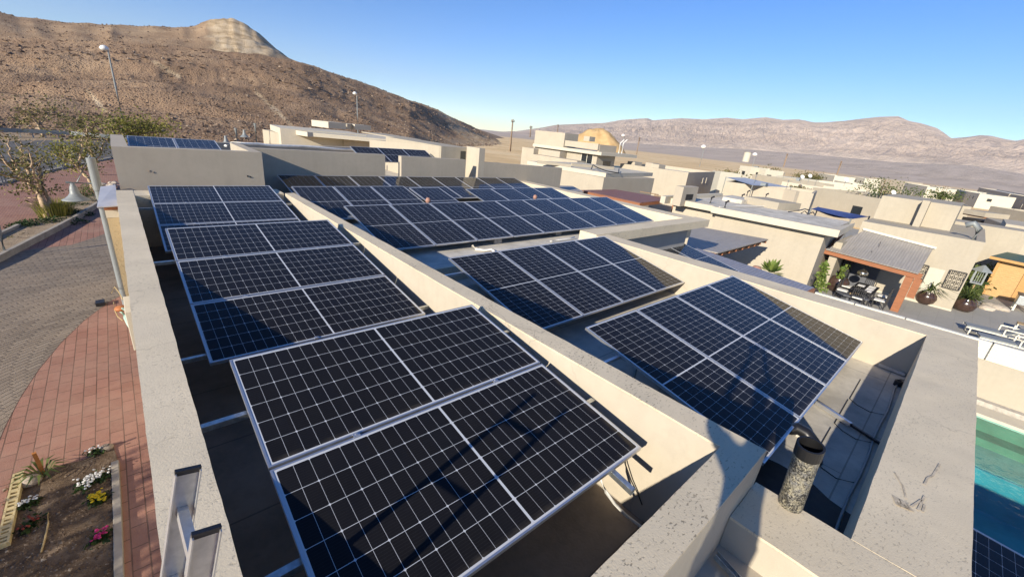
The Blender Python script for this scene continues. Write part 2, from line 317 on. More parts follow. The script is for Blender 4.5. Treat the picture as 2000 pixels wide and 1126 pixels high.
# ------------------------------------------------------------------ builders
def wloc(o):
    v = Vector((0, 0, 0))
    while o is not None: v += o.location; o = o.parent
    return v
class MB:
    def __init__(s): s.v = []; s.f = []; s.uv = None
    def add(s, vs, fs):
        k = len(s.v); s.v += [tuple(v) for v in vs]; s.f += [tuple(i+k for i in f) for f in fs]; return s
    def box(s, x0, x1, y0, y1, z0, z1):
        return s.hexa([(x0, y0), (x1, y0), (x1, y1), (x0, y1)], z0, z1)
    def hexa(s, poly, z0, z1):      # prism; z0 / z1 may be per-corner lists
        n = len(poly)
        a = z0 if isinstance(z0, (list, tuple)) else [z0]*n
        b = z1 if isinstance(z1, (list, tuple)) else [z1]*n
        area = sum(poly[i][0]*poly[(i+1) % n][1]-poly[(i+1) % n][0]*poly[i][1] for i in range(n))
        if area < 0: poly = poly[::-1]; a = list(a)[::-1]; b = list(b)[::-1]
        vs = [(p[0], p[1], a[i]) for i, p in enumerate(poly)]+[(p[0], p[1], b[i]) for i, p in enumerate(poly)]
        fs = [tuple(range(n))[::-1], tuple(range(n, 2*n))]+[(i, (i+1) % n, n+(i+1) % n, n+i) for i in range(n)]
        return s.add(vs, fs)
    def rot(s, cx, cy, cz, sx, sy, sz, m=None):   # box of given size about a centre, rotated by matrix m
        vs = []
        for dz in (-.5, .5):
            for dx, dy in ((-.5, -.5), (.5, -.5), (.5, .5), (-.5, .5)):
                p = Vector((dx*sx, dy*sy, dz*sz))
                if m is not None: p = m @ p
                vs.append((cx+p.x, cy+p.y, cz+p.z))
        return s.add(vs, [(3, 2, 1, 0), (4, 5, 6, 7), (0, 1, 5, 4), (1, 2, 6, 5), (2, 3, 7, 6), (3, 0, 4, 7)])
    def bar(s, a, b, w, h, up=(0, 0, 1)):         # square bar from a to b
        a, b = Vector(a), Vector(b); d = (b-a).normalized(); u = Vector(up)
        x = d.cross(u)
        if x.length < 1e-4: x = d.cross(Vector((1, 0, 0)))
        x.normalize(); y = x.cross(d).normalized()
        vs = []
        for p in (a, b):
            for i, j in ((-1, -1), (1, -1), (1, 1), (-1, 1)): vs.append(p+x*(i*w/2)+y*(j*h/2))
        return s.add(vs, [(3, 2, 1, 0), (4, 5, 6, 7), (0, 1, 5, 4), (1, 2, 6, 5), (2, 3, 7, 6), (3, 0, 4, 7)])
    def tube(s, pts, r, seg=8, caps=True):
        pts = [Vector(p) for p in pts]; n = len(pts)
        rs = r if isinstance(r, (list, tuple)) else [r]*n
        ref = Vector((0, 0, 1)); rings = []
        for i, p in enumerate(pts):
            d = (pts[min(i+1, n-1)]-pts[max(i-1, 0)]).normalized()
            x = d.cross(ref)
            if x.length < .15: x = d.cross(Vector((1, 0, 0)))
            x.normalize(); y = d.cross(x)
            if i == 0: ref = y.copy()
            rings.append([p+(x*math.cos(t*6.28318/seg)+y*math.sin(t*6.28318/seg))*rs[i] for t in range(seg)])
            ref = -x.cross(d) if False else ref
        vs = [q for rg in rings for q in rg]
        fs = []
        for i in range(n-1):
            for t in range(seg):
                a, b = i*seg+t, i*seg+(t+1) % seg
                fs.append((a, b, b+seg, a+seg))
        if caps: fs += [tuple(range(seg))[::-1], tuple(range((n-1)*seg, n*seg))]
        return s.add(vs, fs)
    def lathe(s, prof, c=(0, 0, 0), seg=20, m=None):
        vs = []; fs = []; n = len(prof)
        for r, z in prof:
            for t in range(seg):
                a = t*6.28318/seg; p = Vector((r*math.cos(a), r*math.sin(a), z))
                if m is not None: p = m @ p
                vs.append((c[0]+p.x, c[1]+p.y, c[2]+p.z))
        for i in range(n-1):
            for t in range(seg):
                a, b = i*seg+t, i*seg+(t+1) % seg
                fs.append((a, b, b+seg, a+seg))
        return s.add(vs, fs)
    def quad(s, a, b, c, d): return s.add([a, b, c, d], [(0, 1, 2, 3)])
    def slab(s, pts, th):           # polygon in space thickened downwards
        n = len(pts); pts = [Vector(p) for p in pts]
        nn = (pts[1]-pts[0]).cross(pts[2]-pts[0]).normalized()
        if nn.z < 0: pts = pts[::-1]; nn = -nn
        vs = pts+[p-nn*th for p in pts]
        return s.add(vs, [tuple(range(n)), tuple(range(n, 2*n))[::-1]]+[((i+1) % n, i, n+i, n+(i+1) % n) for i in range(n)])
    def build(s, name, mat, parent=None, local=False, smooth=False, bevel=0, uv=None):
        me = bpy.data.meshes.new(name)
        off = Vector((0, 0, 0)) if (local or parent is None) else wloc(parent)
        me.from_pydata([(v[0]-off.x, v[1]-off.y, v[2]-off.z) for v in s.v], [], s.f); me.update()
        if smooth:
            for p in me.polygons: p.use_smooth = True
        me.materials.append(M[mat] if isinstance(mat, str) else mat)
        o = bpy.data.objects.new(name, me); C.objects.link(o)
        if parent is not None: o.parent = parent
        if bevel:
            b = o.modifiers.new('bevel', 'BEVEL'); b.width = bevel; b.segments = 2; b.limit_method = 'ANGLE'
        if smooth == 'auto':
            pass
        return o
def tag(o, label, cat, group=None):
    o['label'] = label; o['category'] = cat
    if group: o['group'] = group
    return o
def thing(name, label, cat, loc=(0, 0, 0), rot=(0, 0, 0), group=None):
    o = bpy.data.objects.new(name, None); C.objects.link(o); o.location = loc; o.rotation_euler = rot; o.empty_display_size = .2
    return tag(o, label, cat, group)
def struct(o, kind='structure'):
    o['kind'] = kind; return o
def rough(o, step=.12, amp=.004, sc=3.0, edge=.012):
    """hand-trowelled look: subdivide a box-like mesh, soften its edges and wobble the surface"""
    bm = bmesh.new(); bm.from_mesh(o.data)
    for _ in range(7):
        es = [e for e in bm.edges if e.calc_length() > step]
        if not es or len(bm.verts) > 26000: break
        bmesh.ops.subdivide_edges(bm, edges=es, cuts=1, use_grid_fill=True)
    bmesh.ops.triangulate(bm, faces=[f for f in bm.faces if len(f.verts) > 4])
    off = wloc(o.parent) if o.parent else Vector((0, 0, 0))
    for v in bm.verts:
        p = v.co+off
        d = noise.noise_vector(p*sc)*amp + noise.noise_vector(p*17)*amp*.55
        v.co += d
    for e in bm.edges:
        if len(e.link_faces) == 2 and e.calc_face_angle(0) > .6: e.smooth = False
    bm.to_mesh(o.data); bm.free()
    for p in o.data.polygons: p.use_smooth = True
    return o
def dup(root, **kw):
    r = root.copy(); C.objects.link(r)
    for k, v in kw.items():
        if k in ('label', 'group', 'category'): r[k] = v
        else: setattr(r, k, v)
    for ch in list(root.children):
        c = ch.copy(); C.objects.link(c); c.parent = r
        for g in list(ch.children):
            d = g.copy(); C.objects.link(d); d.parent = c
    return r
# ------------------------------------------------------------------ our house (roof under the camera)
G0 = -6.2                                    # street level
ZL, ZR, FL = -1.905, -2.235, -2.97           # parapet tops (left wing, right wing), roof floor
house = thing('plastered_house', 'cream plastered foreground house whose walled roof pits hold the nearest solar panels', 'house', (1.5, 5, G0))
def part(name, mb, mat, r=None, parent=None, **k):
    o = mb.build(name, mat, parent or house, **k)
    if r: rough(o, *r)
    return o
YB = 11.07
# street-side parapet (world x -.145 .. .105)
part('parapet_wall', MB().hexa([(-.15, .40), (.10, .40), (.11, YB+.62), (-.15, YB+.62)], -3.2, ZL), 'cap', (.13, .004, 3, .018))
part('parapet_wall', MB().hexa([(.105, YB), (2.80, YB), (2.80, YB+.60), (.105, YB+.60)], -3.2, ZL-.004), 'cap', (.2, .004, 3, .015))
# dividing wall and the front wall of the street-side pit
def split_wall(poly, z0, z1, wallmat, capmat, nm='parapet_wall', th=.02):
    part(nm, MB().hexa(poly, z0, z1-th), wallmat, (.16, .003, 3, .006))
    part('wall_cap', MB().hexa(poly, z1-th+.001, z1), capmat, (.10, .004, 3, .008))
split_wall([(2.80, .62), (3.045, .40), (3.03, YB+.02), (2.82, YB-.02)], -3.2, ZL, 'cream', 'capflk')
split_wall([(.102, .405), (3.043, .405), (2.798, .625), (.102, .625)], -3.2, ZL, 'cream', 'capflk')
# no blocks on the dividing wall's inner edge; cast shadow alone darkens it
# right wing pit
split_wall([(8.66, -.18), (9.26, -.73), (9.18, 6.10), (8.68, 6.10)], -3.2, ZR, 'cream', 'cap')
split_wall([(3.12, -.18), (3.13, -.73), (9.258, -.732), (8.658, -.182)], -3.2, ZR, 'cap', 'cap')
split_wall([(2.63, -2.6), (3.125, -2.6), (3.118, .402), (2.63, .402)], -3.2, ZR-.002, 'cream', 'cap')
part('roof_floor', MB().box(.10, 2.80, .62, YB, -3.05, FL), 'membrane_shade')
part('roof_floor', MB().box(3.04, 8.68, -.2, 6.62, -3.05, FL-.002), 'membrane')
part('roof_floor', MB().box(-.15, 2.63, -2.6, .405, -3.05, -2.5), 'cream')
part('house_wall', MB().hexa([(-.13, -2.6), (3.1, -2.6), (3.12, -.71), (9.24, -.71), (9.2, 6.6), (3.1, 6.6), (3.1, 11.6), (-.13, 11.6)], G0-.4, -3.05), 'cream')
# upper back roof of the same house with its beam
part('roof_floor', MB().box(3.03, 14.62, 6.66, 16.2, -3.05, -2.66), 'membrane_light')
part('roof_edge', MB().box(3.03, 8.9, 6.60, 6.66, -3.05, -2.655), 'cap')
b = MB().hexa([(8.7, 6.12), (15.43, 6.12), (15.43, 6.66), (8.7, 6.66)], -2.47, ZR+.02); part('roof_beam', b, 'cap', (.25, .003, 3, .012))
part('house_wall', MB().box(9.9, 14.6, 6.45, 6.60, G0-.4, -2.47), 'grey')
part('house_wall', MB().box(9.2, 14.6, 6.60, 16.2, G0-.4, -3.05), 'cream')
b = MB().hexa([(14.62, 6.665), (15.40, 6.665), (15.30, 16.2), (14.75, 16.2)], -3.0, ZR-.005); part('parapet_wall', b, 'cap', (.3, .003, 3, .012))
part('roof_edge', MB().box(3.03, 14.62, 16.0, 16.4, -3.05, -2.3), 'cap')
part('house_wall', MB().box(3.1, 15.3, 11.6, 16.2, G0-.4, -3.06), 'cream')
# entrance side wall with timber lintel and a hazy canopy sheet
part('entrance_wall', MB().box(-.37, -.155, 11.4, 11.66, G0-.4, -2.40), 'yellow', (.15, .006, 3, .01))
part('wall_coping', MB().box(-.375, -.155, 11.395, 11.66, -2.398, -2.25), 'pale')
part('lintel', MB().box(-.38, -.155, 11.40, 11.66, -2.248, -2.17), 'redwood')
part('canopy_sheet', MB().slab([(-.47, 11.3, -2.16), (-.152, 11.3, -2.14), (-.152, 12.9, -1.98), (-.40, 12.9, -2.02)], .02), 'polycarb')
part('meter_box', MB().box(-.36, -.15, 9.1, 9.9, -4.3, -3.55), 'pale', bevel=.01)
# ------------------------------------------------------------------ solar panels
PWL, PHL, TH = 2.278, 1.134, .035
def panel_proto(kind):
    w_, h_ = (PWL, PHL) if kind == 'L' else (PHL, PWL)
    lip = .013
    fr = MB()
    fr.box(0, w_, -lip, 0, -TH, 0); fr.box(0, w_, -h_, -h_+lip, -TH, 0)
    fr.box(0, lip, -h_+lip, -lip, -TH, 0); fr.box(w_-lip, w_, -h_+lip, -lip, -TH, 0)
    me = fr.build('frame', 'alu'); 
    gl = MB(); gl.box(lip, w_-lip, -h_+lip, -lip, -.012, -.003); g = gl.build('glass', 'cells')
    uv = g.data.uv_layers.new(name='UVMap')
    for lp in g.data.loops:
        c = g.data.vertices[lp.vertex_index].co
        uv.data[lp.index].uv = (c.x, -c.y) if kind == 'L' else (-c.y, c.x)
    jb = MB(); jb.box(w_/2-.06, w_/2+.06, -.2, -.1, -.03, -.0125); j = jb.build('junction_box', 'blackplastic')
    return me, g, j
PROTO = {}
for k in 'LP':
    root = bpy.data.objects.new('solar_panel', None); C.objects.link(root); root.empty_display_size = .2
    for o in panel_proto(k): o.parent = root
    PROTO[k] = root
USED = set()
def panel(kind, p, rot, label, group):
    src = PROTO[kind]
    if kind not in USED: o = src; USED.add(kind)
    else: o = dup(src)
    o.location = p; o.rotation_euler = rot
    return tag(o, label, 'solar panel', group)
ORD = ['first', 'second', 'third', 'fourth', 'fifth', 'sixth', 'seventh', 'eighth', 'ninth']
GAP = .02
def pt(P, t, yw, u, v, n=0):
    return Vector((P[0]+u*math.cos(yw)+v*math.sin(yw)*math.cos(t), P[1]+u*math.sin(yw)-v*math.cos(yw)*math.cos(t)-n*math.sin(t), P[2]-v*math.sin(t)+n*math.cos(t)))
def array_L(P, tilt, yaw, n, names, group):
    t, yw = R(tilt), R(yaw)
    for i in range(n): panel('L', pt(P, t, yw, 0, i*(PHL+GAP)), (t, 0, yw), names[i], group)
def array_P(P, tilt, yaw, n, namef, group, gap=GAP):
    t, yw = R(tilt), R(yaw)
    for i in range(n): panel('P', pt(P, t, yw, i*(PHL+gap), 0), (t, 0, yw), namef(i), group)
ARR = dict(A1=((.373, 3.386, -1.831), 8.14, -.86), A2=((.329, 7.635, -1.791), 8.05, -.26), A3=((.351, 11.637, -1.808), 8.1, -.77),
           R1=((4.009, 2.74, -2.191), 11.13, -.57), C1=((4.004, 5.818, -2.161), 11.83, 0), B1=((3.727, 9.799, -2.0), 11.82, -.22))
g = 'panels of the stacks along the street parapet'
array_L(*ARR['A1'], 2, ['upper landscape panel of the nearest two panel stack in the street side pit', 'nearest landscape panel, lower one of the front stack, crossed by the ladder shadow'], g)
array_L(*ARR['A2'], 3, ['top panel of the middle three panel stack beside the street parapet', 'middle panel of the middle three panel stack beside the street parapet', 'lowest panel of the middle stack, its left corner in parapet shade'], g)
array_L(*ARR['A3'], 3, ['top panel of the farthest stack, below the blank grey end wall', 'middle panel of the farthest stack in the street side pit', 'lowest panel of the farthest stack, mostly hidden behind the middle stack'], g)
g = 'portrait panels of the two four panel rows'
LR = ['leftmost', 'second from left', 'third from left', 'rightmost']
array_P(*ARR['R1'], 4, lambda i: LR[i]+' portrait panel of the nearer four panel row beside the pipe', g)
array_P(*ARR['C1'], 4, lambda i: LR[i]+' portrait panel of the four panel row behind the pipe row', g)
g = 'panels of the long rows on the upper back roof'
array_P(*ARR['B1'], 9, lambda i: ORD[i]+' panel from the left in the nine panel front row of the back roof', g)
for k, (x, y, z, n, off) in enumerate([(3.455, 12.88, -2.03, 3, 0), (6.93, 12.52, -2.03, 1, 3), (8.95, 12.15, -2.03, 2, 4), (11.27, 12.25, -2.03, 2, 6)]):
    array_P((x, y, z), 11.8, -.6 if k == 0 else 0, n, lambda i, off=off: ORD[off+i]+' panel from the left in the broken middle row of the back roof', g)
array_P((3.68, 15.2, -2.03), 11.8, 0, 9, lambda i: ORD[i]+' panel from the left in the farthest back roof row by the grey walls', g)
# lower-roof rows to the right and in front
array_P((12.54, 6.70, -3.12), 11.5, 0, 2, lambda i: ['left', 'right'][i]+' panel of the pair lying on the lower canopy under the overhanging beam', 'panels on the lower canopy')
array_P((11.4, 6.72, -3.12), 11.5, 0, 1, lambda i: 'panel mostly hidden behind the long parapet, next to the canopy pair', 'panels on the lower canopy')
# ------------------------------------------------------------------ rails, clamps, pipe, cables, ladder
def one(mb, name, mat, label, cat, group=None, **k):
    loc = mb.v[0]; zs = min(v[2] for v in mb.v)
    cx = sum(v[0] for v in mb.v)/len(mb.v); cy = sum(v[1] for v in mb.v)/len(mb.v)
    mb.v = [(v[0]-cx, v[1]-cy, v[2]-zs) for v in mb.v]
    o = mb.build(name, mat, None, **k); o.location = (cx, cy, zs)
    return tag(o, label, cat, group)
gr = 'rails across the street side pit'
for (px, py, lab) in [(1160.7, 767, 'rail end by the front corner of the dividing wall'), (994.6, 633.7, 'rail under the upper half of the nearest panel stack'),
                      (835.2, 587.5, 'rail end poking past the lower right corner of the middle stack'), (702, 465, 'rail under the top panel of the middle stack'),
                      (567.9, 387.1, 'rail under the top panel of the farthest stack')]:
    q = atx(px, py, 2.79)
    pz = {3: -1.831, 7: -1.791, 11: -1.808}; y0 = 3.386 if q.y < 3.4 else (7.635 if q.y < 7.7 else 11.637)
    zr = pz[int(y0)]-(y0-q.y)*math.tan(R(8.1))-.075
    one(MB().box(.108, 2.797, q.y-.022, q.y+.022, zr-.04, zr), 'mounting_rail', 'steel', 'grey metal '+lab, 'mounting rail', gr)
# steel channels: two run down-slope under the nearest stack, one pokes out
P, t, yw = ARR['A1'][0], R(8.14), R(-.86)
for k, u in enumerate((.35, 1.93)):
    a = pt(P, t, yw, u, .1, -.06); b = pt(P, t, yw, u, 2.47 if k else 2.2, -.06)
    mb = MB(); mb.bar(a, b, .006, .04)
    for s_ in (-1, 1):
        off = Vector((s_*.02, 0, 0)); mb.bar(a+off, b+off, .004, .042, (0, 0, 1))
    mb.bar(a+Vector((0, 0, .02)), b+Vector((0, 0, .02)), .04, .004); mb.bar(a-Vector((0, 0, .02)), b-Vector((0, 0, .02)), .04, .004)
    one(mb, 'support_channel', 'steel', ['zinc channel hidden under the left half of the nearest stack', 'zinc channel poking out below the lower edge of the nearest panel'][k], 'support channel')
# mid clamps on the left stacks
def clamp_at(P, t, yw, u, v, where):
    a = pt(P, t, yw, u, v, .004)
    mb = MB(); m_ = Matrix.Rotation(yw, 3, 'Z') @ Matrix.Rotation(t, 3, 'X')
    mb.rot(a.x, a.y, a.z, .045, .034, .008, m_); mb.rot(a.x, a.y, a.z+.008, .014, .014, .008, m_)
    one(mb, 'panel_clamp', 'alu', 'small metal clamp on '+where, 'clamp', 'clamps between the panels')
for nm, (P, tt, yy) in list(ARR.items())[:3]:
    wh = {'A1': 'the nearest stack', 'A2': 'the middle stack', 'A3': 'the farthest stack'}[nm]
    for i in range(1, 2 if nm == 'A1' else 3):
        for u in (.52, 1.72):
            clamp_at(P, R(tt), R(yy), u, i*(PHL+GAP)-GAP/2, wh+', %s seam, %s side' % (['upper', 'lower'][i-1], 'left' if u < 1 else 'right'))
clamp_at(ARR['A2'][0], R(8.05), R(-.26), .95, 3*PHL+2*GAP-.01, 'the lowest edge of the middle stack')
# right wing: racks under the portrait rows
for nm, vs, lab in (('R1', (.55, 1.75), 'nearer four panel row beside the vent pipe'), ('C1', (.45, 1.8), 'four panel row behind the vent pipe row'), ('B1', (.5, 1.8), 'nine panel front row of the back roof')):
    P, tt, yy = ARR[nm]; t, yw = R(tt), R(yy); n = 9 if nm == 'B1' else 4; L = n*(PHL+GAP)
    rk = thing('mounting_rack', 'metal rack of rails and legs under the '+lab, 'mounting rack', (P[0], P[1]-1, FL), (0, 0, 0), 'racks under the portrait rows')
    for j, v in enumerate(vs):
        a = pt(P, t, yw, -.55 if nm != 'B1' and j == 0 else -.1, v, -.06); b = pt(P, t, yw, L+.05, v, -.06)
        MB().bar(a, b, .04, .04).build('rail', 'alu', rk)
    for i in range(n):
        u = .5+i*(PHL+GAP)
        for j, v in enumerate(vs):
            a = pt(P, t, yw, u, v, -.08); fl = FL if nm != 'B1' else -2.66
            mb = MB().bar((a.x, a.y, fl), a, .04, .04); mb.box(a.x-.07, a.x+.07, a.y-.06, a.y+.06, fl, fl+.01)
            mb.build('leg', 'alu', rk)
# floor rails sticking out to the right of the nearer row
P = ARR['R1'][0]
for a, b, lab in (((1595, 785), (1662, 829), 'short floor rail end in the sun beside the pipe'), ((1690, 700), (1768, 731), 'floor rail end reaching the corner of the right pit')):
    p, q_ = at(*a, FL+.04), at(*b, FL+.04)
    one(MB().bar(p, q_, .045, .05), 'floor_rail', 'alu', 'silver '+lab, 'floor rail')
p, q_ = at(1662, 829, FL+.035), at(1722, 868, FL+.035)
one(MB().bar(p+(q_-p)*.02, q_, .03, .03), 'floor_batten', 'blackplastic', 'dark batten continuing from the floor rail to the pit wall', 'batten')
p = at(1752, 752, FL); mb = MB(); mb.lathe([(.05, 0), (.05, .08), (.035, .085), (.03, .04), (.001, .04)], (p.x, p.y, FL), 14)
one(mb, 'floor_drain', 'blackplastic', 'small black capped stub on the shaded roof floor near the corner', 'drain cap')
# grey conduit along the foot of the right pit's near wall, with side loops
pts = [at(1770, 742, FL+.015)]+[Vector((8.4-i*.46, -.13+.012*math.sin(i*1.7), FL+.015)) for i in range(12)]
one(MB().tube(pts, .013, 6), 'conduit', 'polegrey', 'thin grey conduit along the foot of the right pit wall', 'conduit', smooth=True)
for k, x in enumerate((6.9, 6.0, 5.0)):
    pp = [Vector((x, -.13, FL+.012)), Vector((x-.1, .02, FL+.012)), Vector((x-.05, .16, FL+.012)), Vector((x+.05, .26, FL+.012)), Vector((x+.9, .27, FL+.012))]
    one(MB().tube(pp, .005, 6), 'cable_loop', 'cable', ['farthest', 'middle', 'nearest'][k]+' loop of dark cable on the shaded right roof floor', 'cable', 'cable loops on the right roof floor', smooth=True)
# bitumen stain round the pipe (a sheet on the floor)
mb = MB(); cx, cy = 4.05, .30; n = 40
ring = [(cx+(.42+.16*noise.noise(Vector((math.cos(i*6.283/n)*1.5, math.sin(i*6.283/n)*1.5, 3))))*1.45*math.cos(i*6.283/n), cy+(.55+.22*noise.noise(Vector((math.cos(i*6.283/n)*1.5, math.sin(i*6.283/n)*1.5, 3))))*math.sin(i*6.283/n), FL+.003) for i in range(n)]
mb.add(ring, [tuple(range(n))])
M['bitumen'] = plain('bitumen_splash', (.022, .02, .018), .6, 0, .4, .4, 9)
one(mb, 'bitumen_patch', 'bitumen', 'black bitumen splash on the roof floor around the vent pipe', 'stain')
# vent pipe on the low wall
def pipemat():
    m = NT('bitumen_smeared_pipe_wrap'); p = m.coord()
    n1 = m.noise(p, 75, 6, .75)
    big = m.noise(p, 7, 3)
    n1b = m.math('ADD', n1, m.math('MULTIPLY', m.math('SUBTRACT', big, .5), .35))
    c = m.mix(m.ramp(n1b, [(.43, 0), (.56, 1)]), (.035, .033, .03), m.mix(m.ramp(m.noise(p, 26, 3), [(.35, 0), (.65, 1)]), (.26, .255, .24), (.52, .47, .33)))
    m.bump(n1, 1.0, .014)
    return m.base(c, .40, .35, .5)
M['pipewrap'] = pipemat()
q = at(1538, 985, ZR)
base = Vector((q.x+.02, q.y-.01, ZR)); topz = None
# axis runs up to the photo's pipe mouth
tp = aty(1584, 868, base.y+.02); topz = tp.z
ax = Vector((tp.x-base.x, tp.y-base.y, tp.z-base.z)); L = ax.length
pm = ax.to_track_quat('Z', 'Y').to_matrix()
vp = thing('vent_pipe', 'bitumen flecked vent pipe with black rim standing on the low wall by the right pit', 'vent pipe', base)
mb = MB(); mb.lathe([(.0, 0), (.074, 0), (.076, .02), (.074, L*.5), (.075, L-.09)], (0, 0, 0), 28, pm); mb.build('sleeve', 'pipewrap', vp, local=True, smooth=True)
mb = MB(); mb.lathe([(.075, L-.095), (.079, L-.09), (.079, L), (.066, L), (.064, L-.25), (.0, L-.25)], (0, 0, 0), 28, pm); mb.build('rim', 'rubber', vp, local=True)
e = [aty(1575, 868, .22), aty(1572, 846, .26), aty(1556, 838, .30), aty(1535, 846, .36)]
e0 = at(1590, 862, -2.55)
pp = [at(1520, 850, -2.74), at(1540, 838, -2.70), at(1558, 836, -2.66), at(1576, 846, -2.66), at(1590, 866, -2.72), at(1594, 884, -2.84), at(1594, 900, -2.97)]
one(MB().tube(pp, [.06, .06, .066, .066, .066, .06, .06], 16), 'elbow_pipe', 'rubber', 'black rubber elbow pipe half hidden behind the vent pipe', 'pipe', smooth=True)
b = at(1565, 852, FL); one(MB().box(b.x-.06, b.x+.05, b.y-.04, b.y+.05, FL, FL+.06), 'paver_block', 'membrane_light', 'small pale block on the floor behind the vent pipe', 'block', bevel=.006)
# white conduit hanging from the nearest stack, and the black wire on the wall
pp = [at(1172, 935, -2.28), at(1184, 960, -2.42), at(1200, 982, -2.56), at(1222, 1005, -2.72), at(1250, 1026, -2.9), at(1290, 1050, -2.96)]
one(MB().tube(pp, .013, 8), 'white_conduit', 'whiteplastic', 'white flexible conduit drooping below the nearest panel to the floor', 'conduit', smooth=True)
pp = [atx(1215, 880, 2.70), atx(1221, 905, 2.74), atx(1233, 938, 2.76), atx(1247, 966, 2.78), atx(1254, 985, 2.78)]
one(MB().tube(pp, .006, 6), 'hanging_wire', 'cable', 'black wire hanging against the cream dividing wall', 'wire', smooth=True)
# conduits and boxes on the back roof in front of the nine panel row
pp = [at(923, 480, -2.60), at(930, 486, -2.62), at(945, 489, -2.62), at(960, 487, -2.62), at(966, 492, -2.62)]
one(MB().tube(pp, .028, 8), 'bent_conduit', 'paleconduit', 'cream bent conduit on the pale roof strip in front of the nine panel row', 'conduit', smooth=True)
pp = [at(1075, 471, -2.6), at(1090, 468, -2.6), at(1112, 466, -2.6), at(1122, 463, -2.6)]
one(MB().tube(pp, .02, 8), 'floor_conduit', 'whiteplastic', 'white conduit with fittings near the beam corner of the back roof', 'conduit', smooth=True)
for k, (px, py) in enumerate([(968, 474), (1086, 458)]):
    q = at(px, py, -2.66)
    one(MB().box(q.x-.12, q.x+.12, q.y-.1, q.y+.1, -2.66, -2.5), 'ballast_block', 'concrete', ['left', 'right'][k]+' concrete ballast block under the front edge of the nine panel row', 'concrete block', 'ballast blocks', bevel=.01)
for k, (px, py) in enumerate([(836, 394), (1045, 387)]):
    q = at(px, py, -2.0)
    mb = MB(); mb.lathe([(0, -.03), (.06, 0), (.075, .06), (.05, .12), (0, .14)], (q.x, q.y, q.z-.02), 14)
    one(mb, 'round_cap', 'terracotta', ['left', 'right'][k]+' small pinkish round cap peeping over the nine panel row', 'vent cap', 'pinkish caps behind the nine panel row', smooth=True)
# inverter under the left end of the four panel row behind
iv = thing('fan_unit', 'white grilled box in the shade under the left end of the second panel row', 'outdoor unit', (4.05, 5.0, FL))
MB().box(-.02, .28, -.12, .38, 0, .42).build('casing', 'concrete', iv, local=True, bevel=.01)
mb = MB()
for i in range(6): mb.box(-.035, -.021, -.08+i*.07, -.07+i*.07, .04, .40)
for i in range(6): mb.box(-.045, -.036, -.1, .36, .06+i*.06, .068+i*.06)
mb.build('grille', 'whiteplastic', iv, local=True)
mb = MB(); a, b = at(1398, 1082, -2.44), at(1450, 1140, -2.46)
for o_ in (-.018, .018): mb.bar(a+Vector((o_, 0, 0)), b+Vector((o_, 0, 0)), .004, .04)
mb.bar(a-Vector((0, 0, .018)), b-Vector((0, 0, .018)), .04, .004)
one(mb, 'channel_offcut', 'steel', 'short zinc channel lying in the low pit at the bottom edge', 'channel')
# ladder leaning on the street parapet
la = thing('ladder', 'silver aluminium ladder with black end caps leaning over the street parapet at bottom left', 'ladder', (-.02, 1.3, -1.15))
dn = Vector((-.235, .0, -.972)).normalized(); rv = Vector((.01, -.29, 0)); sd = rv.normalized(); nn = dn.cross(sd).normalized()
s1 = Vector((.02, .15, 0)); LEN = 5.15
for k in (0, 1):
    a = s1+rv*k*1.0
    mb = MB(); b = a+dn*LEN
    # C-shaped stile: web plus two lips
    mb.bar(a, b, .004, .066, nn); 
    for e_ in (-1, 1): mb.bar(a+nn*(e_*.033)+sd*(.011*(1 if k else 1)), b+nn*(e_*.033)+sd*.011, .026, .004, nn)
    st = mb.build('stile', 'ladder', la, local=True)
    mb = MB(); mb.bar(a-dn*.008+sd*.006, a+dn*.010+sd*.006, .015, .070, nn); mb.build('end_cap', 'blackplastic', st, local=True)
    if k: 
        mb = MB(); c0 = a+dn*.30-sd*.004
        mb.tube([c0+nn*(.017*math.cos(x*.5236))+dn*(.026*math.sin(x*.5236)) for x in range(13)], .004, 6); mb.build('rung_socket', 'alu', st, local=True)
for i in range(17):
    a = s1+dn*(.16+i*.285)
    mb = MB(); mb.bar(a+sd*.003, a+rv-sd*.003, .028, .03, nn); mb.build('rung', 'ladder', la, local=True)
# pencil ticks and scuffs on plaster are surface marks
def mark(pts, w_, z, name, lab, col='bitumen'):
    mb = MB()
    for a, b in pts:
        a, b = at(*a, z), at(*b, z); d = (b-a); n_ = Vector((-d.y, d.x, 0)).normalized()*w_/2
        mb.quad(a-n_, a+n_, b+n_, b-n_)
    return one(mb, name, col, lab, 'scuff mark')
M['scuff'] = plain('grey_scuff', (.49, .42, .315), .9, 0, .1, .3, 20)
zz = ZR+.006
mark([((1744+i*2.6, 966+i*1.5), (1752+i*2.9, 985+i*1.2)) for i in range(12)]+[((1748, 922), (1764, 948)), ((1764, 948), (1770, 972))], .012, zz, 'scrape_patch', 'grey hatched trowel scrape on the broad wall top at right', 'scuff')
mark([((1806, 945), (1812, 932)), ((1812, 932), (1822, 928)), ((1822, 928), (1836, 905)), ((1780, 988), (1800, 975)), ((1793, 995), (1806, 968)), ((1802, 998), (1806, 985))], .014, zz, 'scrape_streak', 'grey zigzag scrape on the broad wall top at right', 'scuff')
